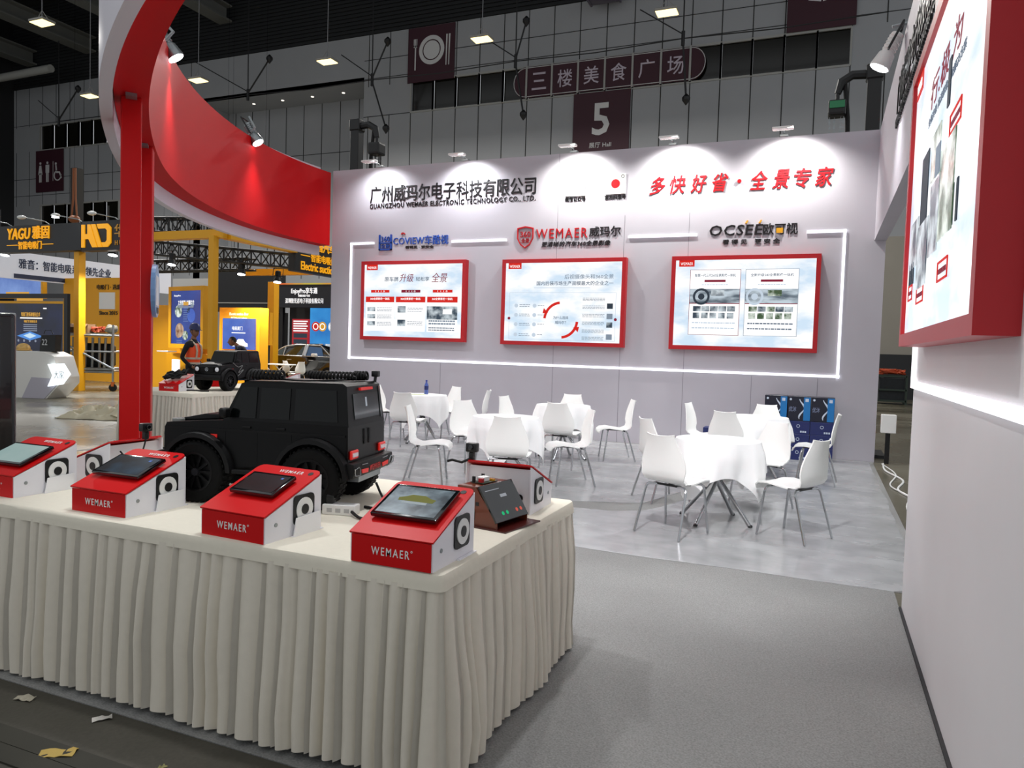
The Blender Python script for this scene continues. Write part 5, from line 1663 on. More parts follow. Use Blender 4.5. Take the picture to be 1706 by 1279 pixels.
struct(MB().box(1.0, 9, 32.6, 32.9, 0, 1.75).build('trim_4', mat('dark_hoarding', '1D1F22', 0.7)))
# ------------------------------------------------------------------ dark kiosk by the left edge
t = thing('display_kiosk', 'tall dark display with silver edge at the left edge of the photo', 'kiosk', (-5.57, 3.08, 0), R(60))
MB().box(-0.52, 0.52, -0.06, 0.06, 0.05, 1.64, 0.03, None, 3).build('screen_body', mat('kiosk_black', '07080F', 0.25, coat=0.4), t, True)
MB().box(-0.525, 0.525, -0.012, 0.012, 0.045, 1.646, 0.01, None, 2).build('edge_trim', M_steel, t)
MB().box(-0.55, 0.55, -0.3, 0.3, 0.0, 0.05, 0.01).build('foot', M_black, t)

# ------------------------------------------------------------------ yellow neighbouring stand
YF = 13.92
M_yel2 = mat('yellow_wall', 'EFA810', 0.55, var=0.05, scale=1)
def post(name, label, x, y, w_, z1, m=M_yellow):
    return tag(MB().box(x - w_ / 2, x + w_ / 2, y - w_ / 2, y + w_ / 2, 0, z1, 0.005).build(name, m), label, 'column', 'yellow stand columns')
post('column', 'square yellow column under the black fascia, left of the red post', -18.62, YF + 0.2, 0.2, 3.75)
post('column', 'square yellow column at the front corner of the neighbouring stand, right of the blue poster', -13.92, YF + 0.2, 0.17, 4.05)
post('column', 'thin bright yellow column deep in the neighbouring stand beside the black booth', PY(455, 520, 21.5).x, 21.5, 0.28, PY(455, 470, 21.5).z)
# fascia with company letters
t = thing('fascia_sign', 'black overhead fascia with amber letters at left of photo', 'sign', (-19.0, YF, 0))
MB().box(-2.9, 0.68, 0, 0.3, 3.77, 4.50).build('panel', M_dark, t)
text('latin_name', M_orange, t, 'YAGU', w=0.94, h=0.31, ext=0.03, bold=0.015, space=1.04, shear=0.12, x=-1.77, z=4.27, y=0)
text('chinese_name', M_orange, t, '雅固', w=0.68, h=0.36, ext=0.03, bold=0.01, x=-0.87, z=4.29, y=0)
text('subtitle', M_orange, t, '智能电吸门', w=0.95, h=0.22, ext=0.02, bold=0.006, x=-1.32, z=3.95, y=0)
for x in (-2.05, -0.6):
    MB().box(x - 0.22, x + 0.22, -0.02, 0, 3.95, 3.97).build('rule', M_orange, t)
t = thing('fascia_sign', 'black overhead fascia with a big amber monogram, partly behind red post', 'sign', (-18.3, YF, 0))
MB().box(0.0, 2.05, 0, 0.3, 3.75, 4.52).build('panel', M_dark, t)
f = MB()
f.prism([(0.03, 3.83), (0.15, 3.83), (0.15, 4.05), (0.30, 4.05), (0.44, 3.83), (0.62, 3.83), (0.36, 4.43), (0.26, 4.43), (0.26, 4.18), (0.15, 4.18), (0.15, 4.43), (0.03, 4.43)], 0, -0.03)
f.build('monogram', M_orange, t)
MB().prism([(0.66, 3.83), (0.80, 3.83), (0.54, 4.43), (0.40, 4.43)], 0, -0.03).build('monogram', M_orange, t)
f = MB()
f.prism([(0.60, 4.43), (1.0, 4.43), (1.12, 4.33), (1.12, 3.93), (1.0, 3.83), (0.84, 3.83), (0.78, 3.95), (0.92, 3.95), (0.98, 4.0), (0.98, 4.26), (0.92, 4.31), (0.66, 4.31)], 0, -0.03)
f.build('monogram', M_orange, t)
M_bronze = mat('bronze_letters', 'A5762C', 0.4, emit='C08A30', es=0.25)
text('chinese_name', M_bronze, t, '华德', w=0.72, h=0.34, ext=0.02, x=1.6, z=4.24, y=0)
text('latin_name', M_bronze, t, 'H U A D E', w=0.72, h=0.12, ext=0.02, x=1.62, z=3.93, y=0)
# yellow beams of the stand
def beam(label, a, b, h, d=0.25):
    a, b = Vector(a), Vector(b)
    L = (b - a).length
    ang = math.atan2(b.y - a.y, b.x - a.x)
    o = MB().box(0, L, -d / 2, d / 2, -h / 2, h / 2).build('beam', M_yellow)
    o.location = a
    o.rotation_euler = (0, 0, ang)
    return tag(o, label, 'beam', 'yellow stand beams')
beam('yellow overhead beam behind the red post running to the corner column', (-17.5, YF + 0.35, 4.11), (-13.75, YF + 0.35, 4.11), 0.20)
beam('yellow overhead beam running back from the corner column to the dark sign', (-13.78, YF + 0.5, 4.11), (-13.78, 16.95, 4.11), 0.22)
beam('yellow overhead beam deeper in the neighbouring stand above black booth', PY(405, 454, 20.0), PY(552, 454, 20.0) + Vector((1.2, 0, 0)), 0.2)
# dark sign on the side: electric suction doors
t = thing('fascia_sign', 'dark sign with amber Chinese and English letters beside the canopy end', 'sign', (-13.72, 16.95, 0), PI / 2)
MB().box(0, 2.6, 0, 0.25, 3.5, 4.28).build('panel', M_dark, t)
text('upper_line', M_orange, t, '雅固汽车', w=1.2, h=0.26, ext=0.02, bold=0.03, x=1.2, z=4.28, y=0)
text('chinese_line', M_orange, t, '智能电吸门', w=1.15, h=0.24, ext=0.02, bold=0.006, x=1.24, z=3.95, y=0)
text('english_line', M_orange, t, 'Electric suction door', w=2.2, h=0.24, ext=0.02, bold=0.02, x=1.33, z=3.68, y=0)
MB().box(0.22, 0.62, -0.02, 0, 3.96, 3.985).build('rule', M_orange, t)
# white side banner deeper in
t = thing('side_banner', 'pale banner with dark Chinese slogan under the black fascias', 'banner', (-24.0, 15.0, 0), PI / 2 - 0.02)
MB().box(-1.5, 7.0, 0, 0.1, 3.25, 4.12).build('panel', mat('pale_banner', 'C8CCD6', 0.5, emit='C8CCD6', es=0.25), t)
M_bantext = mat('banner_navy', '23304E', 0.5)
text('slogan', M_bantext, t, '雅音：', w=0.62, h=0.32, ext=0.02, bold=0.008, x=1.36, z=3.76, y=0)
text('slogan', M_bantext, t, '智能电吸系列领先企业', w=2.5, h=0.32, ext=0.02, bold=0.008, x=3.1, z=3.76, y=0)
MB().box(0.9, 4.4, -0.02, 0, 3.28, 3.42).build('dark_stripe', M_bantext, t)
# yellow back walls
struct(MB().box(-24.0, PY(222, 520, 17.6).x, 17.6, 17.75, 0, PY(150, 463, 17.6).z).build('wall_yellow', M_yel2))
struct(MB().box(PY(236, 520, 16.2).x, PY(347, 520, 16.2).x, 16.2, 16.35, 0, PY(260, 508, 16.2).z).build('trim_5', M_yel2))
def yl(p, q, y):
    a, b = PY(p[0], p[1], y), PY(q[0], q[1], y)
    return a.x, b.x, b.z, a.z
# since 2015 panel lettering on the yellow wall
a = PY(178, 470, 17.58)
t = thing('wall_notice', 'dark lettering around a white plaque on the yellow wall left of the red post', 'notice', (0, 17.6, 0))
text('heading', mat('brown_letters', '4A3610', 0.5), t, '电吸门 · 选雅固', w=1.3, h=0.17, ext=0.02, x=PY(185, 478, 17.6).x, z=PY(185, 478, 17.6).z)
x0, x1, z0, z1 = yl((166, 487), (192, 515), 17.6)
MB().box(x0, x1, -0.02, 0, z0, z1).build('plaque', M_white, t)
text('date_line', mat('brown_letters', '4A3610', 0.5), t, 'Since 2015', w=0.85, h=0.13, ext=0.02, bold=0.015, x=PY(181, 521, 17.6).x, z=PY(181, 521, 17.6).z)
# blue lit panel on the yellow wall, far left
def lit(name, label, p, q, y, border, panel, rz=0.0, fr=M_yellow, depth=0.15):
    x0, x1, z0, z1 = yl(p, q, y)
    t = thing(name, label, 'light box', ((x0 + x1) / 2, y, (z0 + z1) / 2), rz)
    w_, h = (x1 - x0) / 2, (z1 - z0) / 2
    f = MB()
    f.box(-w_ - border, w_ + border, 0, depth, -h - border, -h)
    f.box(-w_ - border, w_ + border, 0, depth, h, h + border)
    f.box(-w_ - border, -w_, 0, depth, -h, h)
    f.box(w_, w_ + border, 0, depth, -h, h)
    f.build('frame', fr, t)
    MB().box(-w_, w_, 0.02, depth - 0.01, -h, h).build('lit_panel', panel, t)
    return t, w_, h, 0.018
G_blue = glow_mix('blue_sheet', '4468B8', '8FB0EE', 0.8, 0.8, 0.3, 0.75)
G_deep = glow_mix('deep_blue', '14308C', '2C5AC8', 0.6, 0.9, 0.3, 0.75)
G_mid = glow_mix('mid_blue', '2450C0', '5C8CEE', 0.75, 1.0, 0.3, 0.75)
t, w_, h, y = lit('lit_sign', 'blue lit panel in yellow frame above the neighbouring black television', (-10, 454), (68, 492), 17.2, 0.1, G_blue)
text('logo', G_white, t, 'HD', w=0.24, h=0.09, ext=0.003, x=0.2, z=0.22, y=y)
MB().plate(0.4, 0.7, 0.2, 0.23, y).build('small_line', glow('amber', 'E8B050', 0.8), t)
MB().plate(-0.6, 0.6, -h + 0.03, -h + 0.12, y).build('caption_line', glow('amber', 'E8B050', 0.8), t)
# black framed television
p0, p1 = PY(-12, 489, 12.9), PY(112, 589, 12.9)
t = thing('television', 'large black framed television showing amber and blue graphics at left', 'television', ((p0.x + p1.x) / 2, 12.9, (p0.z + p1.z) / 2))
w_, h = (p1.x - p0.x) / 2, (p0.z - p1.z) / 2
f = MB()
f.box(-w_, w_, 0.0, 0.08, h - 0.11, h)
f.box(w_ - 0.13, w_, 0.0, 0.08, -h - 0.9, h - 0.11)
f.box(-w_, -w_ + 0.1, 0, 0.08, -h - 0.9, h - 0.11)
f.build('outer_frame', M_black, t)
MB().box(-w_ + 0.1, w_ - 0.13, 0.03, 0.06, -h + 0.02, h - 0.25).build('screen', glow_mix('tv_navy', '0A0C16', '18234C', 0.7, 1.2), t)
f = MB()
f.box(-w_ + 0.1, w_ - 0.13, 0.02, 0.06, h - 0.25, h - 0.19)
f.box(w_ - 0.19, w_ - 0.13, 0.02, 0.03, -h + 0.02, h - 0.25)
f.box(-w_ + 0.1, w_ - 0.13, 0.0, 0.06, -h - 0.06, -h + 0.02)
f.build('yellow_trim', M_yellow, t)
MB().plate(-0.55, 0.45, h - 0.18, h - 0.12, 0.055).build('top_strip', glow('amber', 'E8B050', 0.8), t)
G_amber = glow('amber', 'E8B050', 0.8)
text('title', G_amber, t, '智能门控系统领先技术', w=0.72, h=0.11, ext=0.003, bold=0.03, x=0.02, z=0.22, y=0.028)
MB().plate(-0.38, 0.46, 0.11, 0.14, 0.028).build('subtitle_line', G_white, t)
text('second_line', G_amber, t, '电吸门行业领先技术', w=0.5, h=0.07, ext=0.003, bold=0.02, x=0.02, z=0.04, y=0.028)
for k in range(4):
    MB().plate(-0.25, 0.27, -0.06 - 0.05 * k, -0.035 - 0.05 * k, 0.028).build('text_line', glow('tv_text', '9FA8BC', 0.7), t)
MB().prism([(-0.5, -0.34), (0.0, -0.22), (0.5, -0.34), (0.0, -0.45)], 0.028, 0.024).build('blue_graphic', glow('tv_blue', '5C98E8', 0.9), t)
MB().prism([(-0.25, -0.33), (0.0, -0.26), (0.25, -0.33), (0.0, -0.40)], 0.023, 0.020).build('bright_graphic', glow('tv_cyan', 'D0ECFF', 0.9), t)
for k in range(5):
    MB().disc((-0.45 + 0.22 * k, 0.028, -0.46), 0.035, 0.003, 10).build('icon', glow('tv_text', '9FA8BC', 0.7), t)
MB().plate(0.5, 0.62, 0.36, 0.39, 0.028).build('corner_logo', G_white, t)
# blue robot poster with worker in front
t, w_, h, y = lit('lit_sign', 'tall deep blue lit poster in yellow frame behind the worker', (277, 484), (341, 574), 15.6, 0.12, G_deep, R(-12))
MB().box(-0.3, 0.3, 0.05, 0.12, -t.location.z, -h - 0.1).build('support', M_yellow, t)
text('corner_logo', G_white, t, 'EnjoyPro', w=0.32, h=0.06, ext=0.003, bold=0.01, x=-w_ + 0.3, z=h - 0.14, y=y)
text('title', G_white, t, '工业机器人拍摄车位', w=0.78, h=0.13, ext=0.003, bold=0.02, x=0.0, z=h - 0.33, y=y)
MB().plate(-0.38, 0.36, h - 0.47, h - 0.43, y).build('subtitle_line', glow('tv_text', '9FA8BC', 0.7), t)
for (x, z, r_, m) in ((-0.36, 0.17, 0.17, G_pic2), (-0.22, 0.33, 0.09, G_grey), (0.3, 0.35, 0.08, G_grey), (0.26, 0.05, 0.19, G_mid), (0.12, 0.20, 0.08, G_dark), (-0.30, -0.36, 0.2, glow_mix('toy_pic', '8A5A3C', 'E8C8A8', 0.8, 6)), (-0.36, -0.45, 0.13, glow_mix('toy_pic', '8A5A3C', 'E8C8A8', 0.8, 6)), (-0.02, -0.5, 0.13, G_pic2)):
    MB().disc((x, y, z), r_, 0.003, 18).build('round_picture', m, t)
MB().plate(-0.12, 0.12, 0.33, 0.43, y).build('picture', G_amber, t)
for k in range(7):
    MB().plate(-0.12, 0.12 - 0.03 * (k % 3), 0.24 - 0.06 * k, 0.27 - 0.06 * k, y).build('text_line', glow('dim_blue_text', '7A94D8', 0.6), t)
for k in range(4):
    MB().plate(-0.44, -0.18, -0.66 - 0.05 * k, -0.635 - 0.05 * k, y).build('text_line', glow('dim_blue_text', '7A94D8', 0.6), t)
# white shelf and small things by the yellow wall
tag(MB().box(PY(266, 585, 15.3).x, PY(285, 585, 15.3).x, 15.2, 15.5, PY(275, 584, 15.3).z - 0.03, PY(275, 584, 15.3).z).build('shelf', M_white), 'small white shelf on the yellow wall under the blue poster', 'shelf')
# low yellow cabinet beside it
tag(MB().box(PY(252, 600, 15.4).x, PY(345, 600, 15.4).x, 15.9, 16.18, 0, PY(280, 586, 15.4).z - 0.04, 0.01).build('cabinet', M_yel2), 'low yellow cabinet below the blue poster, behind the worker', 'cabinet')
t = thing('desk_sign', 'small white lit stand behind the worker on his left', 'sign', PY(293, 612, 15.2) * 1.0)
MB().box(-0.14, 0.14, -0.02, 0.02, -0.3, 0.22, 0.01).build('panel', mat('white_lit_stand', 'FFFFFF', 0.5, emit='F4F6FF', es=0.7), t)
MB().box(-0.03, 0.03, -0.02, 0.02, -t.location.z, -0.3).build('stand', M_steel, t)
# smaller yellow panel with light blue car poster
x0, x1, z0, z1 = yl((366, 512), (432, 585), 18.6)
t = thing('poster_wall', 'yellow panel with white headings around a blue car poster', 'panel', ((x0 + x1) / 2, 18.6, 0))
w_ = (x1 - x0) / 2
MB().box(-w_, w_, 0, 0.4, 0, z1).build('panel', M_yel2, t)
for k, (wd, zz) in enumerate(((0.78, 523), (0.66, 530))):
    z = PY(400, zz, 18.6).z
    text('heading', mat('heading_white', 'F0E8D0', 0.4, emit='FFF6DC', es=0.5), t, ('Electric suction door', '车门 Electric tailgate')[k], w=wd, h=0.09, ext=0.01, bold=0.02, x=-0.02, z=z, y=0)
xa, xb, za, zb = yl((373, 530), (426, 583), 18.6)
cx = (x0 + x1) / 2
MB().box(xa - cx, xb - cx, -0.05, 0, za, zb).build('blue_poster', G_mid, t)
zc = (za + zb) / 2
text('poster_title', G_white, t, '电吸尾门', w=0.42, h=0.13, ext=0.003, bold=0.03, x=(xa + xb) / 2 - cx - 0.05, z=zc + 0.18, y=-0.052)
MB().plate((xa + xb) / 2 - cx - 0.28, (xa + xb) / 2 - cx + 0.28, zc + 0.02, zc + 0.05, -0.052).build('poster_line', G_white, t)
MB().prism([((xa + xb) / 2 - cx + u, zc - 0.40 + v) for u, v in ((-0.25, 0), (-0.26, 0.1), (-0.1, 0.16), (0.0, 0.24), (0.2, 0.24), (0.28, 0.14), (0.38, 0.1), (0.38, 0))], -0.052, -0.056).build('car_picture', G_white, t)
# narrow framed screen
M_bk0 = mat('black_booth', '0B0B0E', 0.5)
t, w_, h, y = lit('lit_sign', 'narrow yellow framed dark screen beside the yellow panel', (434, 524), (446, 571), 20.5, 0.08, glow_mix('narrow', '10121C', '4A4A5A', 0.8, 3))
MB().box(-w_, w_, 0.02, 0.12, -t.location.z, -h - 0.05).build('support', M_bk0, t)
MB().plate(-w_, w_, h * 0.1, h * 0.2, y).build('amber_band', G_amber, t)
MB().plate(-w_ * 0.8, w_ * 0.6, h * 0.55, h * 0.85, y).build('picture', G_grey, t)
MB().prism([(-w_ * 0.5, -h * 0.3), (w_ * 0.3, -h * 0.3), (0, -h * 0.05)], y, y - 0.004).build('picture', glow('tv_blue', '5C98E8', 0.9), t)
# black booth far behind
M_bk = mat('black_booth', '0B0B0E', 0.5)
x0, x1, z0, z1 = yl((356, 449), (465, 520), 26.0)
t = thing('booth_fascia', 'plain black booth fascia with a thin white line, behind the yellow panel', 'fascia', ((x0 + x1) / 2, 26.0, 0))
w_ = (x1 - x0) / 2
MB().box(-w_, w_, 0, 0.4, z0, z1).build('panel', M_bk, t)
zl = PY(400, 504.5, 26.0).z
MB().box(-w_, w_, -0.03, 0, zl - 0.02, zl + 0.02).build('white_line', M_mullion, t)
MB().box(-w_, w_, 0.4, 0.6, 0, z0).build('back_wall', M_bk, t)
x0, x1, z0, z1 = yl((463, 474), (600, 513), 25.6)
t = thing('booth_fascia', 'black booth fascia with white company letters beside the stand wall', 'fascia', (x0, 25.6, 0))
L_ = x1 - x0
MB().box(0.05, 0.2, 0.1, 0.25, 0, z0).build('post', M_bk, t)
MB().box(0, L_, 0, 0.3, z0, z1).build('panel', mat('navy_black', '121520', 0.5), t)
MB().box(0, L_, -0.05, 0, z1, z1 + 0.06).build('lit_edge', glow_mix('edge_light', 'E04A20', 'A8D850', 0.9, 0.35), t)
wt = mat('white_letters', 'E8E8EC', 0.4, emit='FFFFFF', es=0.6)
k = (PY(507, 488, 25.6).x - x0)
text('logo', wt, t, 'EnjoyPro享车通', w=1.35, h=0.3, ext=0.02, bold=0.02, x=k, z=PY(507, 485, 25.6).z)
text('small_line', wt, t, '智能改装·专家', w=0.6, h=0.1, ext=0.02, x=k, z=PY(507, 492.5, 25.6).z)
text('company_line', wt, t, '深圳聚光者电子科技有限公司', w=1.95, h=0.22, ext=0.02, x=k, z=PY(507, 501, 25.6).z)
struct(MB().box(x0, x0 + L_, 26.4, 26.6, 0, z1).build('wall_black', mat('dark_booth_wall', '16171A', 0.6)))
for nm, lb, p, q, m in (('red_banner', 'small red lit banner with white lines above the parked car', (487, 531), (514, 580), glow_mix('red_sheet', 'A81420', 'D82430', 0.7, 1)), ('blue_banner', 'bright blue lit banner with round emblems beside the white stand wall', (517, 513), (575, 580), glow_mix('sky_sheet', '1878C8', '38A8F0', 0.85, 0.7))):
    x0, x1, z0, z1 = yl(p, q, 25.3)
    t = thing(nm, lb, 'banner', ((x0 + x1) / 2, 25.3, 0))
    w_ = (x1 - x0) / 2
    MB().box(-w_, w_, 0, 0.08, z0, z1).build('panel', m, t)
    MB().box(-w_, w_, 0.02, 0.08, 0, z0).build('stand', M_bk, t)
    if nm == 'red_banner':
        for kk in range(5):
            MB().plate(-w_ * 0.85, w_ * (0.85 - 0.15 * (kk % 2)), z1 - 0.12 - 0.1 * kk, z1 - 0.07 - 0.1 * kk, 0).build('text_line', G_white, t)
        for kk in range(2):
            MB().plate(-w_ * 0.8, w_ * 0.8, z1 - 0.78 - 0.25 * kk, z1 - 0.6 - 0.25 * kk, 0).build('picture', G_dark, t)
    else:
        for xx, c_ in ((-0.42, 'D83028'), (-0.18, 'E8A838'), (0.16, 'E8F0F8')):
            o = MB().disc((w_ * xx * 1.6, 0, (z0 + z1) / 2 + 0.05), 0.2, 0.003, 18).build('round_emblem', glow('emb_' + c_, c_, 0.8), t)
            MB().ring((w_ * xx * 1.6, -0.004, (z0 + z1) / 2 + 0.05), 0.10, 0.14, 0, 360, 0.003, 14).build('emblem_ring', G_white, o)
# grey partition behind the truss
struct(MB().box(PY(288, 470, 27).x, PY(347, 470, 27).x, 27, 27.1, 0, PY(310, 464, 27).z).build('trim_6', mat('pale_partition', 'A8A8A6', 0.6)))

M_dull = mat('dull_black_wire', '0A0A0A', 1.0, spec=0.0)
# ------------------------------------------------------------------ black lattice trusses
def truss(label, a, b, h=0.4, n=10):
    a, b = Vector(a), Vector(b)
    d = (b - a).normalized()
    s = Vector((-d.y, d.x, 0)) * (h / 2)
    L = (b - a).length
    t = thing('lattice_truss', label, 'truss', a, 0, 'black lattice trusses')
    c = MB()
    ch = [s + Vector((0, 0, h / 2)), -s + Vector((0, 0, h / 2)), s - Vector((0, 0, h / 2)), -s - Vector((0, 0, h / 2))]
    for o_ in ch:
        MB().tube([o_, o_ + d * L], 0.035, 6).build('chord', M_mast, t)
    for f_ in (0.2, 0.8):
        MB().tube([d * (L * f_) + Vector((0, 0, h / 2)), d * (L * f_) + Vector((0, 0, 26.9 - a.z))], 0.003, 5).build('hanging_cable', M_dull, t)
    for (i, j) in ((0, 2), (1, 3), (0, 1), (2, 3)):
        m = MB()
        for k in range(n):
            p, q = (ch[i], ch[j]) if k % 2 == 0 else (ch[j], ch[i])
            m.tube([p + d * (L * k / n), q + d * (L * (k + 1) / n)], 0.02, 5)
            m.tube([ch[i] + d * (L * k / n), ch[j] + d * (L * k / n)], 0.018, 5)
        m.build('lacing', M_mast, t)
    return t
truss('black lattice truss above the yellow beam behind the canopy', PY(240, 375, 17.2), PY(415, 377, 17.2), 0.42, 13)
truss('black lattice truss under the yellow beam running right to the dark sign', PY(250, 412, 18.2), PY(492, 436, 18.2), 0.42, 16)
truss('lower black lattice truss crossing behind the yellow corner column', PY(255, 444, 19.0), PY(420, 440, 19.0), 0.36, 12)
# spot lamps of the neighbouring stand
for (u, v, yy, lb) in ((286, 441, 17.0, 'black spot lamp shining under the lattice truss right of red post'), (402, 457, 18.0, 'black spot lamp under the truss left of the dark amber sign'), (462, 470, 19.0, 'black spot lamp at the top of the thin bright yellow column'), (188, 425, 14.4, 'bright white spot lamp hanging under the monogram fascia'), (8, 425, 14.4, 'black spot lamp under the fascia at the extreme left')):
    p = PY(u, v, yy)
    spotlamp(lb, p, p + Vector((0.25, -0.55, -2.6)), 0.13, 0.36, 850, 130, M_mast)
    st = [o for o in bpy.data.objects if o.get('label') == lb][0]
    MB().tube([(-0.05, -0.1, 0.40), (-0.05, -0.1, 1.3)], 0.02, 6).build('hanger', M_mast, st)
for i, (u, v, lb) in enumerate(((4, 372, 'pale arm lamp on top of the fascia at the far left'), (66, 370, 'pale arm lamp on top of fascia above the amber name'), (182, 363, 'pale arm lamp on top of fascia next to the red post'), (122, 366, 'lit arm lamp on the fascia below the orange tangle'))):
    p = PY(u, v, YF)
    t = thing('arm_lamp', lb, 'lamp', (p.x, YF, 4.52), 0, 'arm lamps on the black fascia')
    MB().tube([(0.25, 0.1, -0.01), (0.2, 0.0, 0.06), (0, -0.45, 0.10)], 0.015, 6).build('arm', M_steel, t)
    MB().ball((0, -0.5, 0.09), 0.14, sc=(1, 0.6, 0.4)).build('lamp_head', M_white, t, True)
    if i == 3:
        MB().lathe([(0.09, 0.03), (0.09, 0.035)], 14, Matrix.Translation((0, -0.5, 0))).build('lit_face', M_spotlens, t)
# hanging rigging chain near restroom banner
t = thing('rigging_chain', 'orange rusty chain hanging in front of the restroom banner side', 'chain', PY(124, 280, 20))
MB().tube([(0, 0, -0.1), (0, 0, 26.9 - t.location.z)], 0.004, 5).build('hanging_cable', M_dull, t)
z1 = 0.0
z0 = PY(124, 365, 20).z - PY(124, 280, 20).z
for dx in (-0.06, 0.06):
    MB().tube([(dx, 0, z1), (dx * 1.2, 0, z0 * 0.6), (dx * 2.5, 0, z0)], 0.035, 6).build('chain_strand', mat('rust_chain', '7A4420', 0.6), t)
MB().box(-0.35, -0.02, 0.1, 0.4, z0, 0.05).build('drape_cover', mat('dark_cover', '1A1814', 0.8), t)
MB().ball((0, 0, z0), 0.25, sc=(1, 0.7, 0.6)).build('hook_block', mat('rust_chain', '7A4420', 0.6), t, True)

# ------------------------------------------------------------------ white counter with arrow light
cx, cy = -17.35, 11.9
t = thing('reception_counter', 'white faceted reception counter left of the red post', 'counter', (cx, cy, 0), R(18))
Pc = [(-1.1, 0), (0.62, 0), (0.95, 0.36), (0.95, 0.52), (0.80, 1.0), (0.55, 1.10), (-1.12, 1.10)]
MB().prism(Pc, -0.3, 0.4, 'y', None, 0.012).build('body', mat('counter_white', 'E2E0DA', 0.25, coat=0.4), t)
MB().prism([(0.02, 0.005), (0.58, 0.005), (0.90, 0.35), (0.90, 0.47), (0.26, 0.50)], -0.30, -0.315).build('slanted_panel', mat('counter_lilac', 'B4B0BA', 0.3), t)
ar = thing('arrow_sign', 'white glowing arrow shaped sign on the white counter end', 'sign', (cx, cy, 0), R(18))
MB().prism([(0.72, 0.30), (1.06, 0.36), (1.24, 0.60), (1.08, 0.84), (0.72, 0.82), (0.84, 0.56)], -0.325, -0.40).build('lit_arrow', mat('arrow_lit', 'FFFFFF', 0.5, emit='EAF8FF', es=1.6), ar)
text('lettering', mat('arrow_letters', '5A6A70', 0.5), ar, '大家', w=0.24, h=0.18, ext=0.004, x=1.0, z=0.58, y=-0.401)
c0, s0 = math.cos(R(18)), math.sin(R(18))
def onct(x, y):
    return (cx + x * c0 - y * s0, cy + x * s0 + y * c0, 1.101)
t = thing('shopping_bag', 'black paper bag standing on the white counter', 'bag', onct(0.45, 0.05), R(14))
MB().prism([(-0.2, 0), (0.2, 0), (0.23, 0.40), (-0.15, 0.38)], -0.1, 0.1).build('bag_body', mat('bag_black', '0C0C0C', 0.5), t)
text('print', mat('bag_print', 'C8C8C8', 0.5), t, '22', w=0.14, h=0.14, ext=0.004, bold=0.0, x=-0.06, z=0.22, y=-0.1)
MB().tube([(-0.08, -0.1, 0.41), (-0.04, -0.1, 0.5), (0.12, -0.1, 0.5), (0.16, -0.1, 0.41)], 0.008, 6).build('handle', mat('bag_black', '0C0C0C', 0.5), t)
t = thing('helmet', 'dark blue rounded helmet lying on the white counter, left', 'helmet', onct(-0.72, 0.0), 0)
MB().ball((0, 0, 0.09), 0.17, sc=(1, 0.9, 0.85)).build('shell', mat('helmet_navy', '14305C', 0.25, coat=0.4, var=0.5, scale=12), t, True)
MB().lathe([(0.13, -0.05), (0.185, -0.045), (0.185, -0.03), (0.15, -0.02)], 20, Matrix.Translation((0, 0, 0.052))).build('brim', mat('helmet_navy', '14305C', 0.25), t)
t = thing('helmet', 'pale patterned rounded helmet on the counter between the bag and navy one', 'helmet', onct(-0.22, 0.05), 0)
MB().ball((0, 0, 0.06), 0.16, sc=(1, 0.9, 0.75)).build('shell', mat('helmet_pale', 'D8A860', 0.4, var=0.6, scale=14), t, True)
MB().lathe([(0.12, -0.05), (0.175, -0.045), (0.175, -0.03), (0.14, -0.02)], 20, Matrix.Translation((0, 0, 0.052))).build('brim', mat('helmet_pale', 'D8A860', 0.4), t)

# ------------------------------------------------------------------ rolling scaffold
p = PZ(188, 652, 0)
t = thing('rolling_scaffold', 'grey rolling scaffold of steel tubes in front of the yellow wall', 'scaffold', (p.x, p.y, 0), R(28))
Ws, Ds, Hs = 1.62, 1.0, 1.52
for x, y, h in ((0, 0, 1.82), (-Ws, 0, 1.86), (0, Ds, 1.75), (-Ws, Ds, 1.75)):
    MB().tube([(x, y, 0.24), (x, y, h)], 0.032, 8).build('upright', M_steel, t)
    w_ = MB().lathe([(0.09, -0.025), (0.105, -0.02), (0.105, 0.02), (0.09, 0.025)], 18, Matrix.Translation((x, y, 0.107)) @ Matrix.Rotation(PI / 2, 4, 'X')).build('castor', M_soft, t)
    MB().box(x - 0.035, x + 0.035, y - 0.04, y + 0.04, 0.14, 0.26).build('castor_fork', mat('castor_orange', 'C06020', 0.5), t)
for y in (0, Ds):
    for z in (0.52, 0.60, 1.08, Hs):
        MB().tube([(-Ws, y, z), (0, y, z)], 0.026, 8).build('rail', M_steel, t)
MB().tube([(-Ws - 0.1, -0.03, Hs), (0.05, -0.03, 0.60)], 0.028, 8).build('brace', M_steel, t)
for x in (0, -Ws):
    for z in (0.55, 1.08, Hs):
        MB().tube([(x, 0, z), (x, Ds, z)], 0.026, 8).build('rail', M_steel, t)
MB().box(-Ws + 0.05, -0.05, 0.05, Ds - 0.05, Hs + 0.03, Hs + 0.06).build('deck', M_steel, t)
# loose tubes stacked upright inside
for k in range(8):
    x = -Ws + 0.22 + 0.17 * k
    o = MB().tube([(x, 0.35 + 0.05 * (k % 3), 0.62), (x + 0.03, 0.37, 1.46)], 0.035, 8).build('loose_tube', M_steel, t)
MB().box(-Ws + 0.1, -0.1, 0.3, 0.8, 0.57, 0.61).build('lower_deck', M_steel, t)
MB().box(-Ws + 0.3, -0.25, 0.55, 0.85, 0.62, 1.3, 0.08).build('dark_bundle', mat('dark_load2', '1A1C20', 0.8, var=0.4, scale=8), t)
Mt = Matrix.Translation((p.x, p.y, 0)) @ Matrix.Rotation(R(28), 4, 'Z')
def onsc(x, y):
    return Mt @ Vector((x, y, Hs + 0.061))
t = thing('cardboard_box', 'open brown cardboard box on top of the scaffold', 'box', onsc(-1.05, 0.4), R(24))
f = MB()
f.box(-0.32, 0.32, -0.2, -0.19, 0, 0.24)
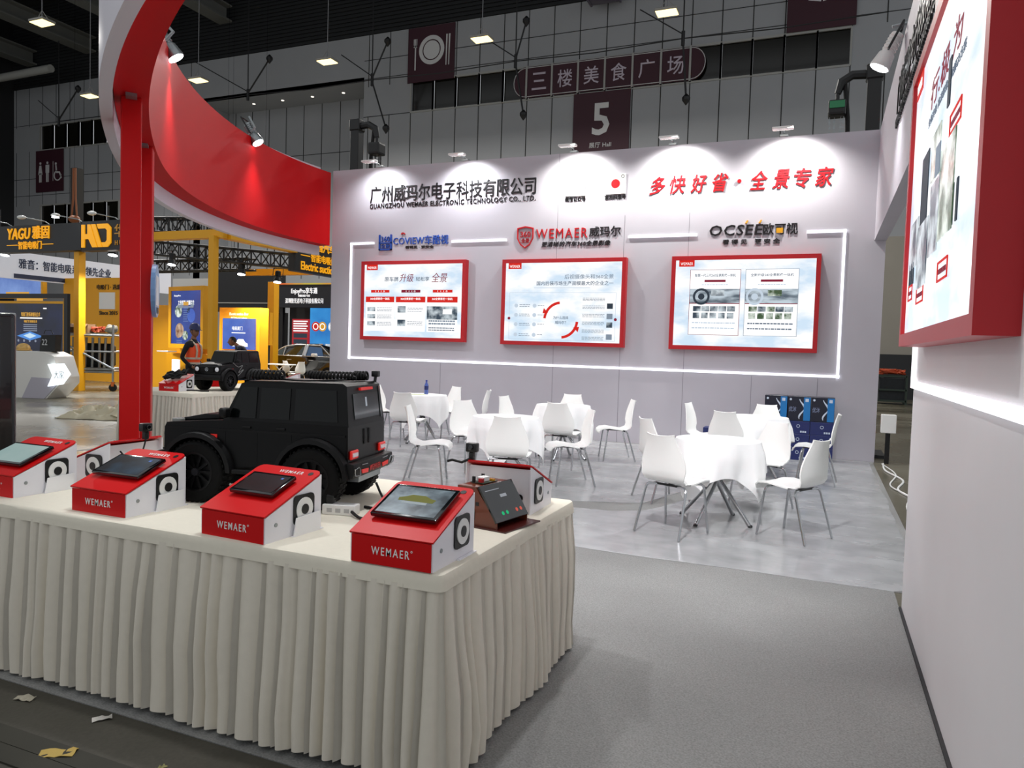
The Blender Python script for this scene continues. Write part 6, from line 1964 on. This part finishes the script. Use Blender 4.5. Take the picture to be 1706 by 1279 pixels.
f.box(-0.32, 0.32, 0.19, 0.2, 0, 0.24)
f.box(-0.32, -0.31, -0.19, 0.19, 0, 0.24)
f.box(0.31, 0.32, -0.19, 0.19, 0, 0.24)
f.box(-0.31, 0.31, -0.19, 0.19, 0, 0.01)
f.build('carton_walls', mat('kraft_card', '7A5A38', 0.8), t)
for s in (-1, 1):
    MB().prism([(s * 0.2, 0.24), (s * 0.34, 0.14), (s * 0.345, 0.145), (s * 0.205, 0.245)], -0.32, 0.32, 'x').build('flap', mat('kraft_card', '7A5A38', 0.8), t)
rr = random.Random(3)
q = onsc(-0.56, 0.35)
tag(MB().tube([(q.x + rr.uniform(-0.2, 0.2), q.y + rr.uniform(-0.12, 0.12), q.z + 0.03 + rr.uniform(0, 0.14)) for _ in range(40)], 0.025, 6).build('strap_heap', mat('orange_strap', 'A8401C', 0.7)), 'heap of orange straps beside the cardboard box on scaffold', 'straps')
q = onsc(-0.22, 0.4)
b = MB()
b.ball((0, 0, 0.12), 0.17, u=20, v=12, sc=(1.05, 0.9, 0.7))
for v in b.bm.verts:
    v.co += v.co.normalized() * 0.05 * noise.noise(v.co * 9)
    v.co.z = max(v.co.z, 0.0)
o = b.build('cloth_bundle', mat('grey_bundle', '6E6A5C', 0.9, var=0.3, scale=15), None, True)
o.location = q
tag(o, 'grey cloth bundle on the right end of the scaffold top', 'bundle')

# ------------------------------------------------------------------ crumpled sheet on the floor
b = MB()
rows = []
for i in range(44):
    row = []
    for k in range(26):
        u, v = i / 43 * 2 - 1, k / 25 * 2 - 1
        x = u * 0.72 + 0.10 * noise.noise((u * 3, v * 3, 3))
        y = v * 0.40 + 0.12 * noise.noise((u * 3, v * 3, 8))
        e = max(0.0, 1 - max(abs(u) ** 3, abs(v) ** 2))
        z = 0.012 + e * (0.10 + 0.20 * (1 - abs(noise.noise((u * 2.6 + 4, v * 2.2, 1))) * 2.2) * (0.6 + 0.4 * noise.noise((u * 2, v, 6))) + 0.10 * noise.noise((u * 7, v * 5, 2)))
        row.append((x, y, max(0.008, z)))
    rows.append(row)
b.solid_grid(rows, [[(0, 0, -0.006)] * 26] * 44)
o = b.build('plastic_sheet', mat('cream_sheet', 'C9C0A4', 0.6, bump=0.3, scale=14), None, True)
o.location = (-12.1, 9.75, 0.0)
o.rotation_euler = (0, 0, R(20))
tag(o, 'crumpled cream plastic sheet lying on the floor left of the red post', 'sheet')

# ------------------------------------------------------------------ parked car in the neighbouring hall
t = thing('parked_car', 'real black saloon car with silver window trim, half hidden by the stand wall', 'car', (-17.6, 22.7, 0), 0)
prof = [(-2.35, 0.42), (-2.3, 0.75), (-1.9, 0.9), (-1.15, 0.98), (1.9, 1.0), (2.4, 0.92), (2.45, 0.5), (2.3, 0.28), (-2.2, 0.25)]
MB().prism(prof, -0.9, 0.9, 'y', None, 0.05).build('body', mat('car_black', '08090C', 0.12, coat=1.0), t, True)
roof = [(-1.25, 0.97), (-0.55, 1.36), (-0.2, 1.45), (0.8, 1.47), (1.3, 1.38), (2.0, 1.0)]
c = MB()
vs = [[c.bm.verts.new((x, s * (0.86 if z < 1.1 else 0.62), z)) for x, z in roof] for s in (-1, 1)]
c.bm.faces.new(vs[0])
c.bm.faces.new(list(reversed(vs[1])))
for i in range(6):
    c.bm.faces.new((vs[0][(i + 1) % 6], vs[0][i], vs[1][i], vs[1][(i + 1) % 6]))
c.build('cabin', mat('car_black', '08090C', 0.12), t)
def cy_(z):
    return -(0.86 - (z - 0.97) / 0.5 * 0.24) - 0.012
def pane(q, nm, m, d=0.0):
    k = MB()
    k.quad(*[(x, cy_(z) - d, z) for x, z in q])
    return k.build(nm, m, t)
M_cg = mat('car_glass', '24342F', 0.05, coat=1.0, var=0.6, scale=2)
pane([(-1.12, 1.03), (-0.62, 1.03), (-0.62, 1.28)], 'quarter_window', M_cg)
pane([(-0.52, 1.03), (0.28, 1.03), (0.28, 1.36), (-0.12, 1.36)], 'side_window', M_cg)
pane([(0.45, 1.03), (1.2, 1.03), (1.02, 1.33), (0.45, 1.37)], 'side_window', mat('car_glass_blue', '1E5A9A', 0.05, coat=1.0))
f = MB()
for a, b_ in (((-1.2, 1.01), (-0.58, 1.35)), ((-0.58, 1.35), (-0.1, 1.42)), ((-0.1, 1.42), (0.95, 1.41)), ((0.95, 1.41), (1.5, 1.05)), ((-1.2, 1.01), (1.5, 1.01)), ((0.36, 1.01), (0.36, 1.41)), ((-0.57, 1.01), (-0.57, 1.34))):
    wd = 0.075 if a[0] == 0.36 else 0.018
    f.tube([(a[0], cy_(a[1]) - 0.005, a[1]), (b_[0], cy_(b_[1]) - 0.005, b_[1])], wd, 6)
f.build('window_trim', mat('car_trim', 'D0D4D8', 0.25, metal=0.6), t)
for x in (-1.45, 1.45):
    for s in (-1, 1):
        Mw = Matrix.Translation((x, s * 0.80, 0.33)) @ Matrix.Rotation(PI / 2, 4, 'X')
        w_ = MB().lathe([(0.2, -0.11), (0.32, -0.11), (0.33, -0.08), (0.33, 0.08), (0.32, 0.11), (0.2, 0.11)], 28, Mw, True).build('wheel', M_tyre, t, True)
        MB().lathe([(0.0, 0.112), (0.21, 0.112), (0.21, 0.12), (0.0, 0.125)], 20, Mw, False).build('rim', M_steel, w_)
m = MB().box(0.8, 1.0, -1.05, -0.88, 1.0, 1.12, 0.03)
m.build('mirror', M_white, t, True)
for x in (-0.35, 0.62):
    MB().box(x, x + 0.2, -0.925, -0.90, 0.86, 0.885).build('door_handle', mat('car_trim', 'D0D4D8', 0.25, metal=0.6), t)

# chairs and a folding table near it
for (u, v, fx, fy, lb) in ((484, 597, 0.3, 1, 'white shell chair in front of the parked black car, left one'), (495, 597, -1, 0.2, 'white shell chair in front of the parked black car, right one'), (450, 597, 0.6, 0.8, 'white shell chair half behind the far toy car, near the parked car')):
    q = PZ(u, v, 0.83)
    s = {484: 0.86, 495: 0.81, 450: 0.88}[u]
    copy_tree(proto, (q.x * s, q.y * s, 0.0), math.atan2(-fx, fy), lb)
q = PZ(465, 600, 0.74)
t = thing('folding_table', 'white folding table with crossed legs in front of the parked car', 'table', (q.x * 0.84, q.y * 0.84, 0))
MB().box(-0.5, 0.5, -0.3, 0.3, 0.70, 0.74, 0.01).build('tabletop', M_white, t)
for s in (-1, 1):
    MB().tube([(-0.4, s * 0.25, 0.70), (0.4, s * 0.25, 0.01)], 0.018, 6).build('leg', M_white, t)
    MB().tube([(0.4, s * 0.25, 0.70), (-0.4, s * 0.25, 0.01)], 0.018, 6).build('leg', M_white, t)
# ------------------------------------------------------------------ people
M_skin = mat('skin', '8A5F48', 0.55)
M_jacket = mat('dark_jacket', '15151A', 0.85)
M_vest = mat('orange_vest', 'F0501C', 0.6, emit='F0501C', es=0.06)
M_refl = mat('reflective_tape', 'C9B9A4', 0.4)
def skinned(name, nodes, edges, material, parent=None, sub=2, root=0):
    me = bpy.data.meshes.new(name)
    me.from_pydata([n[0] for n in nodes], edges, [])
    o = bpy.data.objects.new(name, me)
    COL.objects.link(o)
    sk = o.modifiers.new('skin', 'SKIN')
    sk.use_smooth_shade = True
    for i, n in enumerate(nodes):
        r = n[1]
        me.skin_vertices[0].data[i].radius = r if isinstance(r, tuple) else (r, r)
        me.skin_vertices[0].data[i].use_root = (i == root)
    ss = o.modifiers.new('sub', 'SUBSURF')
    ss.levels = sub
    ss.render_levels = sub
    for m in (material if isinstance(material, list) else [material]):
        me.materials.append(m)
    if parent is not None:
        o.parent = parent
    return o
def bake(o):
    dg = bpy.context.evaluated_depsgraph_get()
    dg.update()
    me = bpy.data.meshes.new_from_object(o.evaluated_get(dg))
    o.modifiers.clear()
    o.data = me
    return o
def hand(nodes, edges, wrist, palm_dir, side, r=0.0085, curl=0.6):
    """palm and five unequal, curled fingers grown from the wrist node; palm_dir = pointing along the fingers"""
    w0 = Vector(nodes[wrist][0])
    d = Vector(palm_dir).normalized()
    s = Vector(side).normalized()
    n = d.cross(s).normalized()
    nodes.append((tuple(w0 + d * 0.05), (0.036, 0.016)))
    p = len(nodes) - 1
    edges.append((wrist, p))
    for k, ln in enumerate((0.068, 0.078, 0.072, 0.056)):
        base = w0 + d * 0.088 + s * (0.03 - 0.02 * k)
        a = base + d * ln * 0.5 + n * ln * 0.12
        b = a + d * ln * 0.38 + n * ln * curl * 0.5
        c = b + d * ln * 0.12 + n * ln * curl * 0.4
        nodes.extend([(tuple(base), r * 1.15), (tuple(a), r), (tuple(b), r * 0.95), (tuple(c), r * 0.8)])
        i = len(nodes) - 4
        edges.extend([(p, i), (i, i + 1), (i + 1, i + 2), (i + 2, i + 3)])
    t0 = w0 + d * 0.03 + s * 0.035
    nodes.extend([(tuple(t0), r * 1.3), (tuple(t0 + d * 0.03 + s * 0.02), r * 1.1), (tuple(t0 + d * 0.058 + s * 0.02 + n * 0.012), r * 0.95)])
    i = len(nodes) - 3
    edges.extend([(p, i), (i, i + 1), (i + 1, i + 2)])
def head_mesh(bm_target, c, yaw, pitch, r=0.1):
    """skull, jaw, nose, brow, ears, lips, built as one surface; local +Y is where the face looks"""
    b = MB()
    bmesh.ops.create_uvsphere(b.bm, u_segments=28, v_segments=20, radius=1.0)
    for v in b.bm.verts:
        x, y, z = v.co
        sx, sy, sz = 0.076, 0.096, 0.118
        if z < 0:
            k = -z
            sx *= 1 - 0.30 * k * k
            sy_off = 0.018 * k
        else:
            sy_off = 0.0
        p = Vector((x * sx, y * sy + sy_off, z * sz))
        if y > 0.55:
            f = (y - 0.55) / 0.45
            # nose
            dn = math.exp(-((x / 0.18) ** 2)) * math.exp(-(((z + 0.12) / 0.2) ** 2))
            p.y += 0.030 * dn * f
            # eye sockets
            for s in (-1, 1):
                p.y -= 0.010 * math.exp(-(((x - s * 0.38) / 0.2) ** 2)) * math.exp(-(((z - 0.08) / 0.14) ** 2))
            # brow, lips, chin
            p.y += 0.006 * math.exp(-(((z - 0.28) / 0.10) ** 2))
            p.y += 0.008 * math.exp(-((x / 0.3) ** 2)) * math.exp(-(((z + 0.5) / 0.08) ** 2))
            p.y += 0.010 * math.exp(-((x / 0.3) ** 2)) * math.exp(-(((z + 0.8) / 0.14) ** 2))
        v.co = p
    for s in (-1, 1):
        b.ball((s * 0.078, -0.005, -0.005), 0.03, sc=(0.35, 0.75, 1.1), u=10, v=8)
    return b
def place_head(name, parent, c, yaw, pitch, m):
    b = head_mesh(None, c, yaw, pitch)
    M = Matrix.Translation(c) @ Matrix.Rotation(yaw, 4, 'Z') @ Matrix.Rotation(pitch, 4, 'X')
    b.bm.transform(M)
    return b, M

def person(label, loc, rz, lean=0.0, vest=False, head_yaw=0.0, head_pitch=0.0, jacket=M_jacket, arms='hip', group=None):
    """facing local +Y"""
    t = thing('person', label, 'person', loc, rz)
    ca, sa = math.cos(lean), math.sin(lean)
    def L(x, y, z):                                   # lean about the hips
        if z <= 0.95:
            return (x, y, z)
        dz = z - 0.95
        return (x, y * ca + dz * sa, 0.95 + dz * ca - y * sa)
    nodes = [(L(0, 0, 0.96), (0.155, 0.115)), (L(0, 0.005, 1.10), (0.145, 0.11)), (L(0, 0.0, 1.27), (0.16, 0.12)), (L(0, -0.015, 1.40), (0.13, 0.10)), (L(0, -0.01, 1.475), (0.062, 0.06)), (L(0, 0.0, 1.535), (0.054, 0.054)), (L(0, 0.01, 1.585), (0.05, 0.05))]
    edges = [(i, i + 1) for i in range(6)]
    def chain(start, pts):
        prev = start
        for p, r in pts:
            nodes.append((p, r))
            edges.append((prev, len(nodes) - 1))
            prev = len(nodes) - 1
        return prev
    for s in (-1, 1):
        chain(0, [((s * 0.10, 0.0, 0.86), 0.095), ((s * 0.11, 0.01, 0.68), 0.078), ((s * 0.115, 0.015, 0.49), 0.058), ((s * 0.12, -0.01, 0.34), 0.056), ((s * 0.125, -0.02, 0.10), 0.04), ((s * 0.125, 0.0, 0.045), 0.042), ((s * 0.135, 0.10, 0.035), 0.04), ((s * 0.14, 0.17, 0.028), 0.028)])
        if arms == 'hip':
            wr = chain(3, [(L(s * 0.185, -0.01, 1.395), 0.066), (L(s * 0.235, -0.05, 1.25), 0.052), (L(s * 0.265, -0.09, 1.11), 0.044), (L(s * 0.24, 0.02, 1.0), 0.038), (L(s * 0.205, 0.12, 0.925), 0.028)])
            hand(nodes, edges, wr, (-s * 0.5, 0.8, -0.35), (0, 0.25, 0.9))
        else:
            wr = chain(3, [(L(s * 0.185, -0.01, 1.395), 0.066), (L(s * 0.22, 0.10, 1.27), 0.052), (L(s * 0.235, 0.18, 1.15), 0.044), (L(s * 0.18, 0.30, 1.12), 0.038), (L(s * 0.13, 0.40, 1.10), 0.028)])
            hand(nodes, edges, wr, (-s * 0.2, 0.9, -0.2), (-s * 0.9, 0, 0.3))
    body = bake(skinned('body', nodes, edges, [jacket, M_skin, mat('dark_trousers', '101216', 0.85), mat('dark_boots', '0A0A0A', 0.6)], t))
    # join the head into the same mesh
    hc = Vector(L(0, 0.015, 1.66))
    hb, Mh = place_head('head', t, hc, head_yaw, head_pitch - lean * 0.4, M_skin)
    bm = bmesh.new()
    bm.from_mesh(body.data)
    nb = len(bm.verts)
    tmp = bpy.data.meshes.new('tmp')
    hb.bm.to_mesh(tmp)
    hb.bm.free()
    bm.from_mesh(tmp)
    bpy.data.meshes.remove(tmp)
    bm.verts.ensure_lookup_table()
    zc = L(0, 0, 1.50)[2]
    wrists = [Vector(nodes[i][0]) for i in range(len(nodes)) if nodes[i][1] == 0.028 and nodes[i][0][2] > 0.3]
    for f in bm.faces:
        c = f.calc_center_median()
        f.smooth = True
        mi = 0
        if f.verts[0].index >= nb or (c.z > zc and abs(c.x) < 0.09):
            mi = 1
        elif any((c - w_).length < 0.16 and min((c - w2).length for w2 in wrists) < 0.16 and (abs(c.x) > 0.0) and (c - w_).dot(Vector((0, 1, 0))) > 0.0 for w_ in wrists):
            mi = 1
        elif c.z < 0.09:
            mi = 3
        elif c.z < 0.93:
            mi = 2
        f.material_index = mi
    bm.to_mesh(body.data)
    bm.free()
    # eyes
    e = MB()
    for s in (-1, 1):
        e.ball((s * 0.03, 0.083, 0.012), 0.011, u=8, v=6)
    e.bm.transform(Mh)
    e.build('eyes', mat('eye_dark', '16100C', 0.3), t)
    if vest:
        vn = [(L(0, 0.0, 0.93), (0.185, 0.145)), (L(0, 0.005, 1.08), (0.172, 0.137)), (L(0, 0.0, 1.26), (0.185, 0.146)), (L(0, -0.01, 1.38), (0.155, 0.125)), (L(0, -0.012, 1.43), (0.11, 0.095))]
        v = bake(skinned('safety_vest', vn, [(i, i + 1) for i in range(4)], [M_vest], t))
        for z in (1.0, 1.10):
            r_ = MB().lathe([(1.0, -0.02), (1.015, -0.02), (1.015, 0.02), (1.0, 0.02), (1.0, -0.02)], 28, None, False)
            r_.bm.transform(Matrix.Translation(L(0, 0.003, z)) @ Matrix.Diagonal((0.176, 0.141, 1, 1)))
            r_.build('reflective_band', M_refl, v, True)
        for s in (-1, 1):
            MB().tube([L(s * 0.085, 0.128, 1.10), L(s * 0.09, 0.142, 1.26), L(s * 0.09, 0.115, 1.37), L(s * 0.085, 0.0, 1.475), L(s * 0.09, -0.13, 1.37), L(s * 0.09, -0.15, 1.26), L(s * 0.085, -0.136, 1.10)], 0.02, 6).build('reflective_strap', M_refl, v)
        h = MB()
        h.lathe([(0.0, 0.15), (0.04, 0.147), (0.085, 0.12), (0.108, 0.07), (0.112, 0.03), (0.118, 0.022), (0.118, 0.016), (0.0, 0.016)], 26, Matrix.Diagonal((0.92, 1.08, 1, 1)), False)
        h.prism([(-0.075, 0.08), (0.075, 0.08), (0.06, 0.155), (0.0, 0.172), (-0.06, 0.155)], 0.012, 0.022, 'z')
        h.bm.transform(Mh @ Matrix.Translation((0, 0.0, 0.03)) @ Matrix.Rotation(R(-6), 4, 'X'))
        hm = h.build('hard_hat', mat('hat_navy', '1A2458', 0.35), t, True)
    hr = MB()
    bmesh.ops.create_uvsphere(hr.bm, u_segments=20, v_segments=14, radius=1.0)
    for v in list(hr.bm.verts):
        v.co = Vector((v.co.x * 0.081, v.co.y * 0.101 - 0.008, v.co.z * 0.122 + 0.004))
    dl = [v for v in hr.bm.verts if (v.co.z < -0.03) or (v.co.y > 0.045 and v.co.z < 0.075)]
    bmesh.ops.delete(hr.bm, geom=dl, context='VERTS')
    hr.bm.transform(Mh)
    hr.build('hair', mat('black_hair', '0C0A09', 0.7), t, True)
    return t
p = PZ(320, 665, 0)
person('worker in orange safety vest and navy hard hat, hands on hips, looking right', (p.x * 0.84, p.y * 0.84, 0), R(-75), 0.04, True, R(-22), 0.0)
q = PY(408, 577, 15.2)
person('person in dark blue jacket bending forward behind the far toy car', (q.x + 0.30, 15.1, 0), R(115), 0.72, False, R(20), 0.15, mat('blue_jacket', '0E1630', 0.8), 'front')
